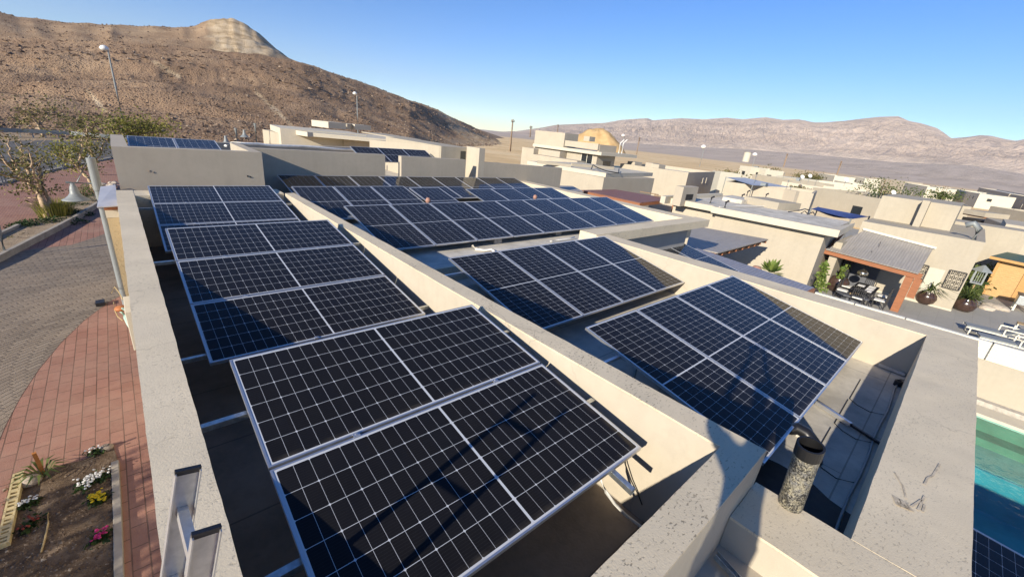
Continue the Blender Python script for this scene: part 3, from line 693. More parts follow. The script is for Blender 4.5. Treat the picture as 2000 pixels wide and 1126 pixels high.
# ------------------------------------------------------------------ ground, street, hill, mountains
def sheet(name, poly, z, mat, kind='structure'):
    mb = MB(); mb.add([(x, y, z) for x, y in poly], [tuple(range(len(poly)))])
    o = mb.build(name, mat); bm = bmesh.new(); bm.from_mesh(o.data); bmesh.ops.triangulate(bm, faces=bm.faces[:])
    bmesh.ops.recalc_face_normals(bm, faces=bm.faces[:])
    if bm.faces and sum(f.normal.z for f in bm.faces) < 0: bmesh.ops.reverse_faces(bm, faces=bm.faces[:])
    bm.to_mesh(o.data); bm.free(); return struct(o, kind)
def interp(tab, x):
    if x <= tab[0][0]: return tab[0][1]
    for (a, b), (c, d) in zip(tab, tab[1:]):
        if x <= c: return b+(d-b)*(x-a)/(c-a)
    return tab[-1][1]
def azel(px, py):
    d = ray(px, py); return math.atan2(d.x, d.y), d.z/math.hypot(d.x, d.y)
def prof(pts): return sorted(azel(*p) for p in pts)
def smooth(t): t = max(0, min(1, t)); return t*t*(3-2*t)
def fbm(p, o=5):
    return noise.fractal(p, 1.0, 2.0, o)
# plain: one big sheet reaching the mountains, gently falling eastward then rising as an apron
def plainz(az, r):
    e = smooth((math.degrees(az)-8)/35)                # 0 over the street, 1 to the east
    z = G0-.15
    z -= e*(2.0*smooth((r-60)/120)+4.5*smooth((r-150)/700))
    lo = -6.2-e*11.2
    if r > 1300:
        z += (r-1300)*(.003+.020*smooth((math.degrees(az)-42)/35))
    return z
def polar(name, azs, rs, zf, mat):
    vs = []; fs = []; n = len(rs)
    for a in azs:
        for r in rs: vs.append((r*math.sin(a), r*math.cos(a), zf(a, r)))
    for i in range(len(azs)-1):
        for j in range(n-1):
            k = i*n+j; fs.append((k, k+1, k+n+1, k+n))
    me = bpy.data.meshes.new(name); me.from_pydata(vs, [], fs); me.update()
    for p in me.polygons: p.use_smooth = True
    if me.polygons[0].normal.z < 0: me.flip_normals()
    me.materials.append(M[mat] if isinstance(mat, str) else mat)
    o = bpy.data.objects.new(name, me); C.objects.link(o); return o
def plainmat():
    m = NT('desert_plain'); p = m.pos(); s = m.n('SeparateXYZ'); m.l(p, s.inputs[0])
    ln = m.n('VectorMath', operation='LENGTH'); m.l(p, ln.inputs[0])
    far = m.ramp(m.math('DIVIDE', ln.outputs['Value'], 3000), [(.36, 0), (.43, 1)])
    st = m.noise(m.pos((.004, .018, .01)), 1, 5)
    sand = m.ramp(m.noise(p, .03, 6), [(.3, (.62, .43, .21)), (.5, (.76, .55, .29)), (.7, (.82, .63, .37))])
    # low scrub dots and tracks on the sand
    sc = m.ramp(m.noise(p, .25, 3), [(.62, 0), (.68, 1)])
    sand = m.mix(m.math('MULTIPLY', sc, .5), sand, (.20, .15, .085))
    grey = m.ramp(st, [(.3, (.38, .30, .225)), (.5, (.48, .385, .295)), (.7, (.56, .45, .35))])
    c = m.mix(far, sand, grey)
    m.bump(m.noise(p, .4, 6), .5, .3)
    return m.base(c, .95, 0, .1)
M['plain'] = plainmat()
A0, A1_ = R(-62), R(150)
azs = [A0+(A1_-A0)*i/110 for i in range(111)]
rs = [2.0, 10, 20, 30, 45, 60, 80, 100, 125, 150, 190, 240, 300, 380, 480, 600, 750, 950, 1200, 1500, 1900, 2400, 3000, 3700, 4600]
def gz(a, r):
    z = plainz(a, r)
    if r > 120: z += fbm(Vector((r*math.sin(a)*.01, r*math.cos(a)*.01, 3)), 4)*min(1.2, r*.002)
    return z
gr_ = struct(polar('ground', [R(-180)+R(360)*i/180 for i in range(181)], rs, gz, 'plain'))
bm = bmesh.new(); bm.from_mesh(gr_.data)      # the pool basin is dug out here; terrace, courtyard and pool fill the hole
bmesh.ops.delete(bm, geom=[f for f in bm.faces if any(4 < v.co.x < 22 and -15 < v.co.y < 4 for v in f.verts)], context='FACES')
bm.to_mesh(gr_.data); bm.free()
# hill: front slope up to a plateau rim, then the upper ridge with the pale peak
RIM = prof([(-700, 60), (-300, 70), (0, 76), (150, 79), (270, 84), (400, 96), (500, 107), (575, 121), (650, 145), (750, 180), (850, 216), (920, 246), (960, 268), (990, 286), (1010, 296)])
RIDGE = prof([(-700, 10), (-300, 0), (-100, 4), (0, 28), (35, 38), (100, 45), (170, 49), (240, 52), (300, 56), (350, 58), (370, 55), (395, 49), (412, 43), (422, 41), (438, 42), (456, 45), (475, 50), (500, 63), (518, 76), (540, 96), (560, 111), (575, 121), (650, 145), (750, 180), (850, 216), (920, 246), (960, 268), (990, 286), (1010, 296)])
azR = lambda px, py: azel(px, py)[0]
BASER = sorted([(azR(-700, 150), 60), (azR(0, 150), 74), (azR(300, 150), 62), (azR(600, 200), 62), (azR(800, 230), 100), (azR(900, 250), 190), (azR(1010, 290), 300)])
APK = azR(455, 50)
def hillz(a, r):
    r0 = interp(BASER, a); r1 = r0+170+90*smooth((r0-80)/200); r2 = r1+190
    zb = plainz(a, r0)-.6
    rim = interp(RIM, a); rid = max(rim, interp(RIDGE, a))
    if r <= r0: return zb-2.5*(r0-r)/20
    if r <= r1:
        t = (r-r0)/(r1-r0); e0 = zb/r0
        el = e0+(rim-e0)*(t**.78)
        z = el*r
        k = math.sin(math.pi*min(1, t*1.02))
        P_ = Vector((r*math.sin(a), r*math.cos(a), 0))
        z += k*(fbm(P_*.018, 4)*3.2+abs(noise.noise(P_*.06))*1.6) 
        # ledges below the rim
        z += .9*smooth((t-.72)/.04)*(1-t)*3+.22*smooth((noise.noise(Vector((a*75, r*.2, 5)))-.05)*9)*smooth((t-.45)/.2)+fbm(P_*.11, 4)*.5*min(1, t*6)
    elif r <= r2:
        t = (r-r1)/(r2-r1)
        xk = math.degrees(a); pk = math.exp(-((a-APK)/.055)**2)
        s_ = (smooth(t*1.15)*(1-pk)+pk*(.55*smooth((t-.05)/.45)+.45*smooth((t-.50)/.18))) if rid > rim else t
        z = (rim+(rid-rim)*s_)*r
        P_ = Vector((r*math.sin(a), r*math.cos(a), 0))
        fold = (1-abs(noise.noise(Vector((a*26, t*1.3, 2))))*2)*1.6*math.sin(math.pi*min(1, t*1.1))*smooth((rid-rim)*40)
        z += fbm(P_*.02, 4)*2.6*math.sin(math.pi*t)+fold*(1-.6*pk)+pk*(fbm(P_*.09, 5)*1.5+abs(noise.noise(P_*.3))*1.0)*(1-smooth((t-.75)/.2))*min(1, t*5)-2.2*math.sin(math.pi*min(1, t*3))*(1 if rid > rim else 0)
    else:
        t = (r-r2)/150; z = rid*r2*(1-.4*t)
    return z
def hillmat():
    m = NT('rocky_brown_hillside'); p = m.pos()
    at_ = m.n('Attribute', attribute_name='pale'); pale = at_.outputs['Fac']
    lo = m.ramp(m.noise(p, .05, 6), [(.3, (.225, .15, .092)), (.5, (.305, .205, .127)), (.7, (.40, .28, .175))])
    vo = m.n('TexVoronoi'); vo.inputs['Scale'].default_value = 1.5; m.l(p, vo.inputs['Vector'])
    v2 = m.n('TexVoronoi'); v2.inputs['Scale'].default_value = 2.9; m.l(p, v2.inputs['Vector'])
    k1 = m.ramp(vo.outputs['Distance'], [(.25, 1), (.45, 0)]); k2 = m.ramp(v2.outputs['Distance'], [(.25, 1), (.5, 0)])
    dens = m.ramp(m.noise(p, .045, 5), [(.35, .35), (.6, 1)])
    rc = m.mix(m.noise(p, .9, 2), (.16, .095, .064), (.28, .185, .12))
    c = m.mix(m.math('MULTIPLY', m.math('MULTIPLY', k1, dens), .6), lo, rc)
    c = m.mix(m.math('MULTIPLY', m.math('MULTIPLY', k2, dens), .6), c, rc)
    sp = m.ramp(m.noise(p, 2.3, 2), [(.70, 0), (.74, 1)])
    c = m.mix(m.math('MULTIPLY', sp, .5), c, (.45, .36, .26))
    strat = m.noise(m.pos((.10, .10, .22)), 1, 6, .65)
    cl = m.ramp(strat, [(.35, (.36, .26, .15)), (.5, (.56, .43, .27)), (.65, (.66, .54, .37))])
    c = m.mix(pale, c, cl)
    h = m.math('ADD', m.math('MULTIPLY', k1, 1.0), m.math('ADD', m.math('MULTIPLY', k2, .6), m.noise(p, .6, 6)))
    m.bump(h, .75, .35)
    return m.base(c, .95, 0, .1)
M['hill'] = hillmat()
ah0, ah1 = azR(-700, 150), azR(1010, 296)
hazs = [ah0+(ah1-ah0)*i/420 for i in range(421)]
hs = []
def hill_polar():
    vs = []; fs = []; ts = [i/95 for i in range(96)]+[1.04, 1.08, 1.12, 1.16, 1.2, 1.25, 1.3, 1.36, 1.42, 1.48, 1.54, 1.60, 1.66, 1.72, 1.78, 1.84, 1.9, 1.95, 2.0, 2.2, 2.6]
    ts = [-.12]+ts
    pale = []
    for a in hazs:
        r0 = interp(BASER, a); r1 = r0+170+90*smooth((r0-80)/200); r2 = r1+190
        for t in ts:
            r = r0+t*(r1-r0) if t <= 1 else (r1+(t-1)*(r2-r1) if t <= 2 else r2+(t-2)*250)
            z = hillz(a, r); v = Vector((r*math.sin(a), r*math.cos(a), z)); vs.append(v)
            x, y = pix(v); q = 0
            nz = noise.noise(v*.05)*14
            if t > 1: 
                q = smooth((x+nz-395)/30)*smooth((600-x-nz)/50)*smooth((118-y+nz*.4)/14)
                q = max(q, .14, .26*smooth((noise.noise(v*.02)-.1)*3))
            for (x0, y0, x1, y1, w_) in ((500, 180, 570, 245, 6), (860, 218, 945, 282, 9), (880, 245, 930, 283, 7), (925, 262, 985, 285, 8), (300, 120, 350, 150, 4), (170, 175, 215, 230, 4)):
                ttl = max(0, min(1, ((x-x0)*(x1-x0)+(y-y0)*(y1-y0))/((x1-x0)**2+(y1-y0)**2)))
                d = math.hypot(x-x0-ttl*(x1-x0), y-y0-ttl*(y1-y0))+nz*.25
                q = max(q, smooth(1-d/w_)*.8)
            if t <= 1: q = max(q, .55*smooth((y-262+nz)/18)*smooth((x-760)/120))
            pale.append(q)
    n = len(ts)
    for i in range(len(hazs)-1):
        for j in range(n-1):
            k = i*n+j; fs.append((k, k+n, k+n+1, k+1))
    me = bpy.data.meshes.new('hill'); me.from_pydata(vs, [], fs); me.update()
    if me.polygons[n//2].normal.z < 0: me.flip_normals()
    for p in me.polygons: p.use_smooth = True
    atr_ = me.attributes.new('pale', 'FLOAT', 'POINT'); atr_.data.foreach_set('value', pale)
    me.materials.append(M['hill']); o = bpy.data.objects.new('hill', me); C.objects.link(o); return struct(o)
hill_polar()
# loose rocks over the hillside: nobody could count them
def rockfield():
    mb = MB(); rnd = random.Random(3)
    octa = [Vector(v) for v in ((1, 0, 0), (-1, 0, 0), (0, 1, 0), (0, -1, 0), (0, 0, 1), (0, 0, -.6))]
    of = [(0, 2, 4), (2, 1, 4), (1, 3, 4), (3, 0, 4), (2, 0, 5), (1, 2, 5), (3, 1, 5), (0, 3, 5)]
    n = 0
    while n < 19000:
        a = ah0+(ah1-ah0)*(.2+.8*rnd.random()); r0 = interp(BASER, a); r1 = r0+170+90*smooth((r0-80)/200)
        up_ = rnd.random() < .22; t = 1.02+.9*rnd.random() if up_ else rnd.random()**1.5
        if not up_ and noise.noise(Vector((a*22, t*9, 0)))+.55*rnd.random() < .02 and t < .8: continue
        r = r0+t*(r1-r0) if not up_ else r1+(t-1)*190; s_ = (.09+.24*rnd.random()**3)*(1+r/420)
        if .70 < t < .9 and rnd.random() < .35: s_ *= 1.9
        z = hillz(a, r); c = Vector((r*math.sin(a), r*math.cos(a), z+s_*.15)); x_, y_ = pix(c)
        if up_ and 395 < x_ < 590: continue
        rot = Matrix.Rotation(rnd.random()*6.28, 3, 'Z')
        sc = Vector((s_*(.7+.8*rnd.random()), s_*(.7+.6*rnd.random()), s_*(.45+.5*rnd.random())))
        k = len(mb.v)
        for v in octa:
            q = rot @ Vector((v.x*sc.x*(.7+.6*rnd.random()), v.y*sc.y*(.7+.6*rnd.random()), v.z*sc.z*(.7+.5*rnd.random())))
            mb.v.append((c.x+q.x, c.y+q.y, c.z+q.z))
        mb.f += [tuple(i+k for i in f) for f in of]; n += 1
    o = mb.build('hillside_rocks', 'rock'); return struct(o, 'stuff')
rockfield()
# far mountains
MR = prof([(900, 262), (960, 258), (1010, 256), (1060, 249), (1085, 244), (1130, 242), (1180, 240), (1215, 234), (1245, 232), (1265, 231), (1275, 235), (1300, 233), (1330, 231), (1375, 233), (1420, 230), (1450, 233), (1495, 229), (1530, 234), (1560, 233), (1590, 239), (1610, 239), (1650, 236), (1690, 231), (1720, 228), (1755, 227), (1775, 236), (1800, 241), (1830, 250), (1845, 260), (1858, 270), (1885, 268), (1915, 264), (1935, 265), (1965, 272), (1985, 275), (2010, 270), (2060, 280), (2140, 285), (2250, 320), (2500, 350), (2900, 420)])
MBASE = prof([(900, 268), (960, 262), (1100, 268), (1250, 281), (1350, 287), (1450, 291), (1600, 303), (1750, 317), (1900, 323), (2000, 340), (2500, 430), (2900, 500)])
def mountains():
    a0, a1 = MR[0][0], MR[-1][0]; na, nr = 640, 70
    r0, r1 = 3000, 3900; vs = []; fs = []; apr = []
    for i in range(na+1):
        a = a0+(a1-a0)*i/na; top = interp(MR, a); bs = min(interp(MBASE, a), top-.004)
        for j in range(-12, nr+8):
            t = j/nr; r = r0+(r1-r0)*t
            if t < 0:
                s_ = -j/12; r = r0-s_*1300; z0 = bs*r0; z1 = plainz(a, r)-3; z = z0+(z1-z0)*(1-(1-s_)**1.6)+noise.noise(Vector((a*60, s_*2, 4)))*3*(1-s_)
            elif t <= 1:
                el = bs+(top-bs)*(t**.85)
                z = el*r
                # ridges and gullies slanting down to the left
                q = Vector((a*46-t*5.5, t*2.6+a*10, 1.7)); g_ = 1-abs(noise.noise(q))*2
                q2 = Vector((a*120-t*13, t*6+a*20, 5.1)); g2 = 1-abs(noise.noise(q2))*2
                q3 = Vector((a*420, t*22, 9.0))
                z += ((g_-.45)*20+(g2-.4)*10+noise.noise(q3)*7)*math.sin(math.pi*min(1, t))**.8*min(1, (top-bs)/.05)
            else: z = top*r1*(1-(t-1)*3)
            vs.append((r*math.sin(a), r*math.cos(a), z)); apr.append(smooth(1-t*9) if t > 0 else 1)
    n = nr+20
    for i in range(na):
        for j in range(n-1):
            k = i*n+j; fs.append((k, k+n, k+n+1, k+1))
    me = bpy.data.meshes.new('mountains'); me.from_pydata(vs, [], fs); me.update()
    if me.polygons[10].normal.z < 0: me.flip_normals()
    m = NT('pinkish_grey_mountain_rock'); p = m.pos()
    c = m.ramp(m.noise(m.pos((.002, .002, .012)), 1, 7), [(.3, (.38, .29, .215)), (.5, (.48, .375, .285)), (.7, (.56, .445, .345))])
    mp_ = m.n('Mapping'); mp_.inputs['Rotation'].default_value = (R(25), R(38), 0); mp_.inputs['Scale'].default_value = (.004, .004, .035); m.l(p, mp_.inputs[0])
    band = m.ramp(m.noise(mp_.outputs[0], 1, 6, .6), [(.53, 0), (.57, 1), (.61, 0)]); c = m.mix(m.math('MULTIPLY', band, .55), c, (.16, .125, .105))
    st = m.noise(m.pos((.004, .018, .01)), 1, 5); at_ = m.n('Attribute', attribute_name='apron')
    c = m.mix(at_.outputs['Fac'], c, m.ramp(st, [(.3, (.38, .30, .225)), (.5, (.48, .385, .295)), (.7, (.56, .45, .35))]))
    m.bump(m.noise(m.pos((.012, .012, .02)), 1, 8, .65), 1.0, 22)
    m.base(c, .95, 0, .1)
    me.attributes.new('apron', 'FLOAT', 'POINT').data.foreach_set('value', apr)
    me.materials.append(m.m)
    o = bpy.data.objects.new('mountains', me); C.objects.link(o); return struct(o)
mountains()
# ---- street to the left
def g(px, py, dz=0): 
    v = at(px, py, G0+dz); return (v.x, v.y)
Z = G0
sheet('pavement', [(-60, -25), (-.1, -25), (-.1, 62), (-14, 62), (-60, 40)], Z+.0, 'pave_red')
# curved driveway of grey setts
arc = []
cx, cy = 2.9, 7.6
def ring(rad, a0, a1, n=40): return [(cx+rad*math.cos(R(a0+(a1-a0)*i/n)), cy+rad*math.sin(R(a0+(a1-a0)*i/n))) for i in range(n+1)]
inner = [g(300, 545), g(215, 588), g(165, 625), g(120, 668), g(75, 722), g(40, 775), g(10, 832), g(-30, 930), g(-80, 1100), g(-160, 1400)]
outer = [g(-700, 1000), g(-500, 700), g(-300, 580), g(-120, 530), g(0, 500), g(60, 487), g(140, 478), g(190, 462), g(215, 452), g(260, 440)]
sheet('driveway', inner+outer, Z+.004, 'pave_grey')
# planter strip with kerbs, far pavement, road
def kerb(path, w_=.15, h=.24, z=Z, name='kerb'):
    mb = MB()
    for a, b in zip(path, path[1:]):
        a, b = Vector((*a, 0)), Vector((*b, 0)); d = (b-a).normalized(); n_ = Vector((-d.y, d.x, 0))*w_/2
        mb.hexa([(a-n_)[:2], (b-n_)[:2], (b+n_)[:2], (a+n_)[:2]], z-.05, z+h)
    return struct(mb.build(name, 'kerb', bevel=.008))
k1 = [g(-330, 640), g(-120, 560), g(0, 510), g(60, 478), g(110, 452), g(150, 430), g(190, 404), g(225, 384)]
k2 = [g(-330, 560), g(-60, 500), g(0, 466), g(40, 447), g(90, 430), g(130, 412), g(165, 392), g(205, 372), g(225, 362)]
sheet('planter_soil', k1+k2[::-1], Z+.13, 'sandsoil')
kerb(k1); kerb([g(-330, 560), g(-60, 500), g(0, 466), g(40, 447)])
road_edge = [g(-700, 500), g(-200, 395), g(0, 360), g(30, 352), g(60, 344), g(90, 336), g(130, 327), g(165, 320), g(215, 310), g(260, 300)]
far_edge = [g(-700, 330), g(-200, 290), g(0, 276), g(90, 274), g(200, 277), g(300, 276)]
sheet('far_pavement', k2[::-1][:6]+[g(-60, 500), g(-330, 560), g(-700, 560)]+road_edge, Z+.004, 'pave_red2')
sheet('road', road_edge+far_edge[::-1], Z+.012, 'asphalt')
kerb(road_edge[1:], .2, .12)
sheet('verge', far_edge+[g(300, 262), g(200, 262), g(90, 261), g(0, 259), g(-200, 262), g(-700, 290)], Z+.016, 'sandsoil')
# flower bed at lower left
bed = [g(35, 932), g(95, 915), g(160, 900), g(222, 873), g(232, 905), g(236, 1010), g(238, 1126), g(244, 1300), g(-90, 1300), g(-25, 1126)]
mb = MB(); n_ = 30
bx0, bx1 = min(p[0] for p in bed), max(p[0] for p in bed)
sheet('flower_bed_soil', bed, Z+.02, 'soil')
def clods():
    mb = MB(); rnd = random.Random(5)
    octa = [Vector(v) for v in ((1, 0, 0), (-1, 0, 0), (0, 1, 0), (0, -1, 0), (0, 0, 1))]
    of = [(0, 2, 4), (2, 1, 4), (1, 3, 4), (3, 0, 4)]
    for _ in range(1500):
        px = 5+rnd.random()*225; py = 900+rnd.random()*240
        if py < 935-(px-35)*.3: continue
        x, y = g(px, py); s_ = .007+.026*rnd.random()**4; k = len(mb.v); r_ = Matrix.Rotation(rnd.random()*6.3, 3, 'Z')
        for v in octa:
            q = r_ @ Vector((v.x*s_*(.6+.8*rnd.random()), v.y*s_*(.6+.8*rnd.random()), v.z*s_*.7)); mb.v.append((x+q.x, y+q.y, Z+.02+q.z))
        mb.f += [tuple(i+k for i in f) for f in of]
    M['clod'] = rockmat('soil_clods', [(0, (.09, .06, .04)), (.85, (.20, .145, .10)), (1, (.40, .33, .25))], 3, .4)
    return struct(mb.build('soil_clods', 'clod'), 'stuff')
clods()
kerb([g(226, 905), g(231, 1010), g(234, 1126), g(240, 1300)], .10, .07, name='bed_kerb')
# ------------------------------------------------------------------ street furniture and plants
def lamp_pole(name, label, base, h, r, head, group=None, mat='polegrey'):
    t = thing(name, label, 'street lamp', base, (0, 0, 0), group)
    return t
# near lamp with bell shade
pb = Vector((-.565, 16.3, G0)); topz = aty(177, 308, 16.3).z
nl = thing('street_lamp', 'grey street lamp beside the house corner with a bell shade on a side arm', 'street lamp', pb)
mb = MB(); H = topz-G0
mb.lathe([(.085, 0), (.085, 1.9), (.082, H-.9), (.098, H-.85), (.098, H), (.0, H)], (0, 0, 0), 18)
mb.build('pole', 'polegrey', nl, local=True, smooth=False)
arm0 = aty(187, 359, 16.3)-pb; sh = aty(141, 358, 16.3)-pb; sh.y = -.0
mb = MB(); mb.tube([(0, 0, arm0.z), (sh.x-.12, 0, arm0.z+.04)], .034, 8); mb.tube([(0, 0, arm0.z+.75), (sh.x+.10, 0, arm0.z+.05)], .018, 6)
mb.build('arm', 'polegrey', nl, local=True)
mb = MB(); mb.lathe([(0, .02), (.05, .02), (.05, -.04), (.07, -.06), (.09, -.15), (.10, -.25), (.12, -.27), (.15, -.32), (.23, -.39), (.29, -.42), (.29, -.43), (.22, -.41), (.09, -.28), (0, -.27)], (sh.x, 0, arm0.z-.0), 26)
mb.build('lamp_shade', 'polegrey', nl, local=True, smooth=True)
mb = MB(); mb.lathe([(0, -.46), (.10, -.44), (.14, -.40), (.09, -.32)], (sh.x, 0, arm0.z), 16); mb.build('diffuser', 'whiteplastic', nl, local=True, smooth=True)
# bits of scrap at the pole foot: bicycle-like junk
jb = at(232, 598, G0)
jk = thing('scrap_heap', 'mint and orange scrap fittings heaped against the wall by the lamp foot', 'scrap', jb)
mb = MB(); q = lambda px, py, z: at(px, py, z)
mb.tube([q(236, 606, -5.6), q(246, 620, -5.5), q(252, 632, -5.5), q(258, 642, -5.6)], .05, 8); mb.tube([q(228, 600, -5.5), q(240, 602, -5.4), q(250, 608, -5.5)], .03, 8)
mb.build('pipe_fitting', 'mint', jk)
mb = MB(); mb.lathe([(0, 0), (.12, 0), (.15, .05), (.12, .10), (0, .12)], q(238, 605, -5.5), 14); mb.build('float', 'orange', jk, smooth=True)
mb = MB(); mb.tube([q(222, 590, -6.1), q(224, 605, -6.1), q(230, 618, -6.1), q(240, 626, -6.1)], .012, 6); mb.tube([q(218, 572, -6.1), q(224, 560, -5.6), q(232, 570, -5.3), q(240, 585, -5.4)], .012, 6); mb.build('loose_wire', 'rope', jk)
mb = MB(); mb.box(jb.x-.5, jb.x-.3, jb.y+.2, jb.y+.5, G0, G0+.12); mb.build('black_offcut', 'blackplastic', jk)
# tall street lamps on the hillside road
def tall_lamp(p0, p1, r, label, rad, headr, arm=0):
    b = atr(*p1, r); tpp = atr(*p0, r); b = Vector((b.x, b.y, b.z-.5))
    t = thing('tall_street_lamp', label, 'street lamp', b, (0, 0, 0), 'tall lamps along the road')
    d = Vector((0, 0, tpp.z-b.z)); mb = MB(); mb.tube([(0, 0, 0), (0, 0, d.z*.5), d], [rad, rad*.8, rad*.6], 10); mb.build('pole', 'polegrey', t, local=True)
    mb = MB(); c = (d.x-arm*.75, d.y+arm*.2, d.z+.06)
    mb.lathe([(0, headr*.8), (headr*.5, headr*.68), (headr*.85, headr*.35), (headr, 0), (headr*.85, -headr*.35), (headr*.5, -headr*.55), (0, -headr*.6)], c, 16)
    mb.tube([(d.x, d.y, d.z-.05), (c[0], c[1], c[2]-.02)], rad*.5, 6)
    mb.build('lamp_head', 'whiteplastic', t, local=True, smooth=True)
tall_lamp((213, 97), (240, 236), 84, 'tall slim street lamp rising against the rocky hill at far left', .15, .50, .45)
tall_lamp((698, 184), (699, 256), 78, 'tall street lamp standing behind the white beamed house against the hill', .10, .34, .4)
tall_lamp((1214, 265), (1213, 300), 120, 'small white headed street lamp beside the sand mound', .12, .5, .5)
tall_lamp((1372, 287), (1367, 322), 170, 'thin street lamp on the sandy plain, right of the pylon', .14, .9, .6)
tall_lamp((1473, 302), (1465, 340), 190, 'white headed street lamp next to the water tower', .14, .9, .7)
def ped_lamp(p0, p1, r, label, bell):
    b = atr(*p1, r); h = atr(*p0, r).z-b.z
    t = thing('pedestrian_lamp', label, 'street lamp', b, (0, 0, 0), 'bell lamps behind the grey end walls')
    MB().tube([(0, 0, 0), (0, 0, h)], .09, 10).build('pole', 'polegrey', t, local=True)
    mb = MB(); mb.tube([(0, 0, h-.55), (-bell, 0, h-.55)], .02, 6); mb.tube([(0, 0, h-.1), (-bell*.9, 0, h-.5)], .012, 6)
    mb.lathe([(0, -.5), (.06, -.5), (.09, -.7), (.13, -.85), (.30, -1.0), (.30, -1.02), (0, -.95)], (-bell, 0, h), 16); mb.build('lamp_shade', 'polegrey', t, local=True)
ped_lamp((460, 250), (465, 290), 33, 'stubby grey lamp pole rising behind the roof with the conduit', .6)
ped_lamp((500, 241), (503, 290), 38, 'grey lamp pole with a bell shade left of the white beamed house', .75)
# electricity pylons on the plain
def pylon(p0, p1, r, label, arms=2, wd=2.6, rad=.16):
    b = atr(*p1, r); tp_ = atr(*p0, r); h = tp_.z-b.z
    t = thing('power_pole', label, 'power pole', b, (0, 0, R(20)), 'power poles on the plain')
    mb = MB(); mb.bar((-.5*rad, 0, 0), (0, 0, h), rad, rad); mb.bar((.5*rad+.25, 0, 0), (0, 0, h*.97), rad*.7, rad*.7); mb.build('mast', 'bark', t, local=True)
    mb = MB()
    for k in range(arms):
        z = h*(.93-.12*k); mb.bar((-wd/2, 0, z), (wd/2, 0, z), rad*.6, rad*.6)
        for x in (-.46, .46): mb.bar((x*wd, 0, z), (x*wd, 0, z+.5), rad*.5, rad*.5)
    mb.build('crossarm', 'bark', t, local=True)
pylon((1001, 233), (996, 296), 150, 'nearest power pole with crossarm at the foot of the brown hill', 1, 2.2, .3)
pylon((1036, 246), (1035, 268), 330, 'far power pole on the sand left of the two storey house', 2, 4, .5)
pylon((1247, 268), (1243, 302), 300, 'lone power pole on the sandy plain right of the mound', 2, 3.5, .45)
pylon((1536, 300), (1530, 326), 420, 'double masted power pole behind the pale townhouses', 1, 10, .8)
pylon((1639, 314), (1631, 350), 330, 'slanting dark power pole near the right townhouses', 2, 2.5, .6)
pylon((1089, 243), (1088, 262), 520, 'faint power pole right behind the two storey house', 2, 5, .6)
# water tower
b = atr(1456, 316, 230); wt = thing('water_tower', 'white cylindrical water tank on the plain among the pale townhouses', 'water tower', b)
mb = MB(); mb.lathe([(0, 0), (1.5, 0), (1.5, 4.2), (1.35, 4.4), (0, 4.5)], (0, 0, 0), 20); mb.build('tank', 'white', wt, local=True)
mb = MB(); mb.lathe([(1.52, 4.2), (1.56, 4.2), (1.56, 4.32), (1.52, 4.32)], (0, 0, 0), 20); mb.build('rim', 'darkmetal', wt, local=True)
# posts along the road
for k, (px, py) in enumerate([(12, 364), (44, 352), (78, 344), (103, 337), (127, 332), (152, 325), (2, 366)][:6]):
    b = at(px, py, G0)
    t = thing('railing_post', '%s pale post along the road edge from the left' % ORD[k], 'railing post', b, (0, 0, R(15)), 'posts along the road edge')
    mb = MB(); mb.bar((-.07, 0, 0), (-.11, 0, 1.05), .05, .07); mb.bar((.07, 0, 0), (.03, 0, 1.05), .05, .07); mb.build('upright', 'polegrey', t, local=True)
    MB().box(-.15, .07, -.03, .03, 1.05, 1.10).build('cap', 'polegrey', t, local=True)
# guard rail beyond the road
gb = at(100, 268, G0); mb = MB()
pth = [at(-60, 266, G0), at(0, 267, G0), at(40, 268, G0), at(90, 270, G0), at(140, 272, G0), at(200, 277, G0), at(250, 280, G0)]
gt = thing('guard_rail', 'long grey roadside barrier at the foot of the brown hill', 'guard rail', gb)
for a, c in zip(pth, pth[1:]): mb.bar(a+Vector((0, 0, .72)), c+Vector((0, 0, .72)), .10, .42)
mb.build('beam', 'polegrey', gt); mb = MB()
for a, c in zip(pth, pth[1:]):
    for s_ in (0, .5): p = a+(c-a)*s_; mb.box(p.x-.06, p.x+.06, p.y+.06, p.y+.18, G0, G0+.85)
mb.build('post', 'concrete', gt)
# a slanting pole at the left edge
b = at(12, 500, G0); t0 = atr(-2, 452, math.hypot(b.x, b.y))
t = thing('sign_pole', 'grey pole leaning at the left picture edge in the sandy planter', 'pole', b)
mb = MB(); mb.tube([(0, 0, 0), t0-b, (t0-b)*2.2], .07, 10); mb.build('pole', 'polegrey', t, local=True)
mb = MB(); mb.lathe([(.11, 0), (.11, .05), (.0, .06)], (0, 0, 0), 12); mb.build('base_plate', 'polegrey', t, local=True)
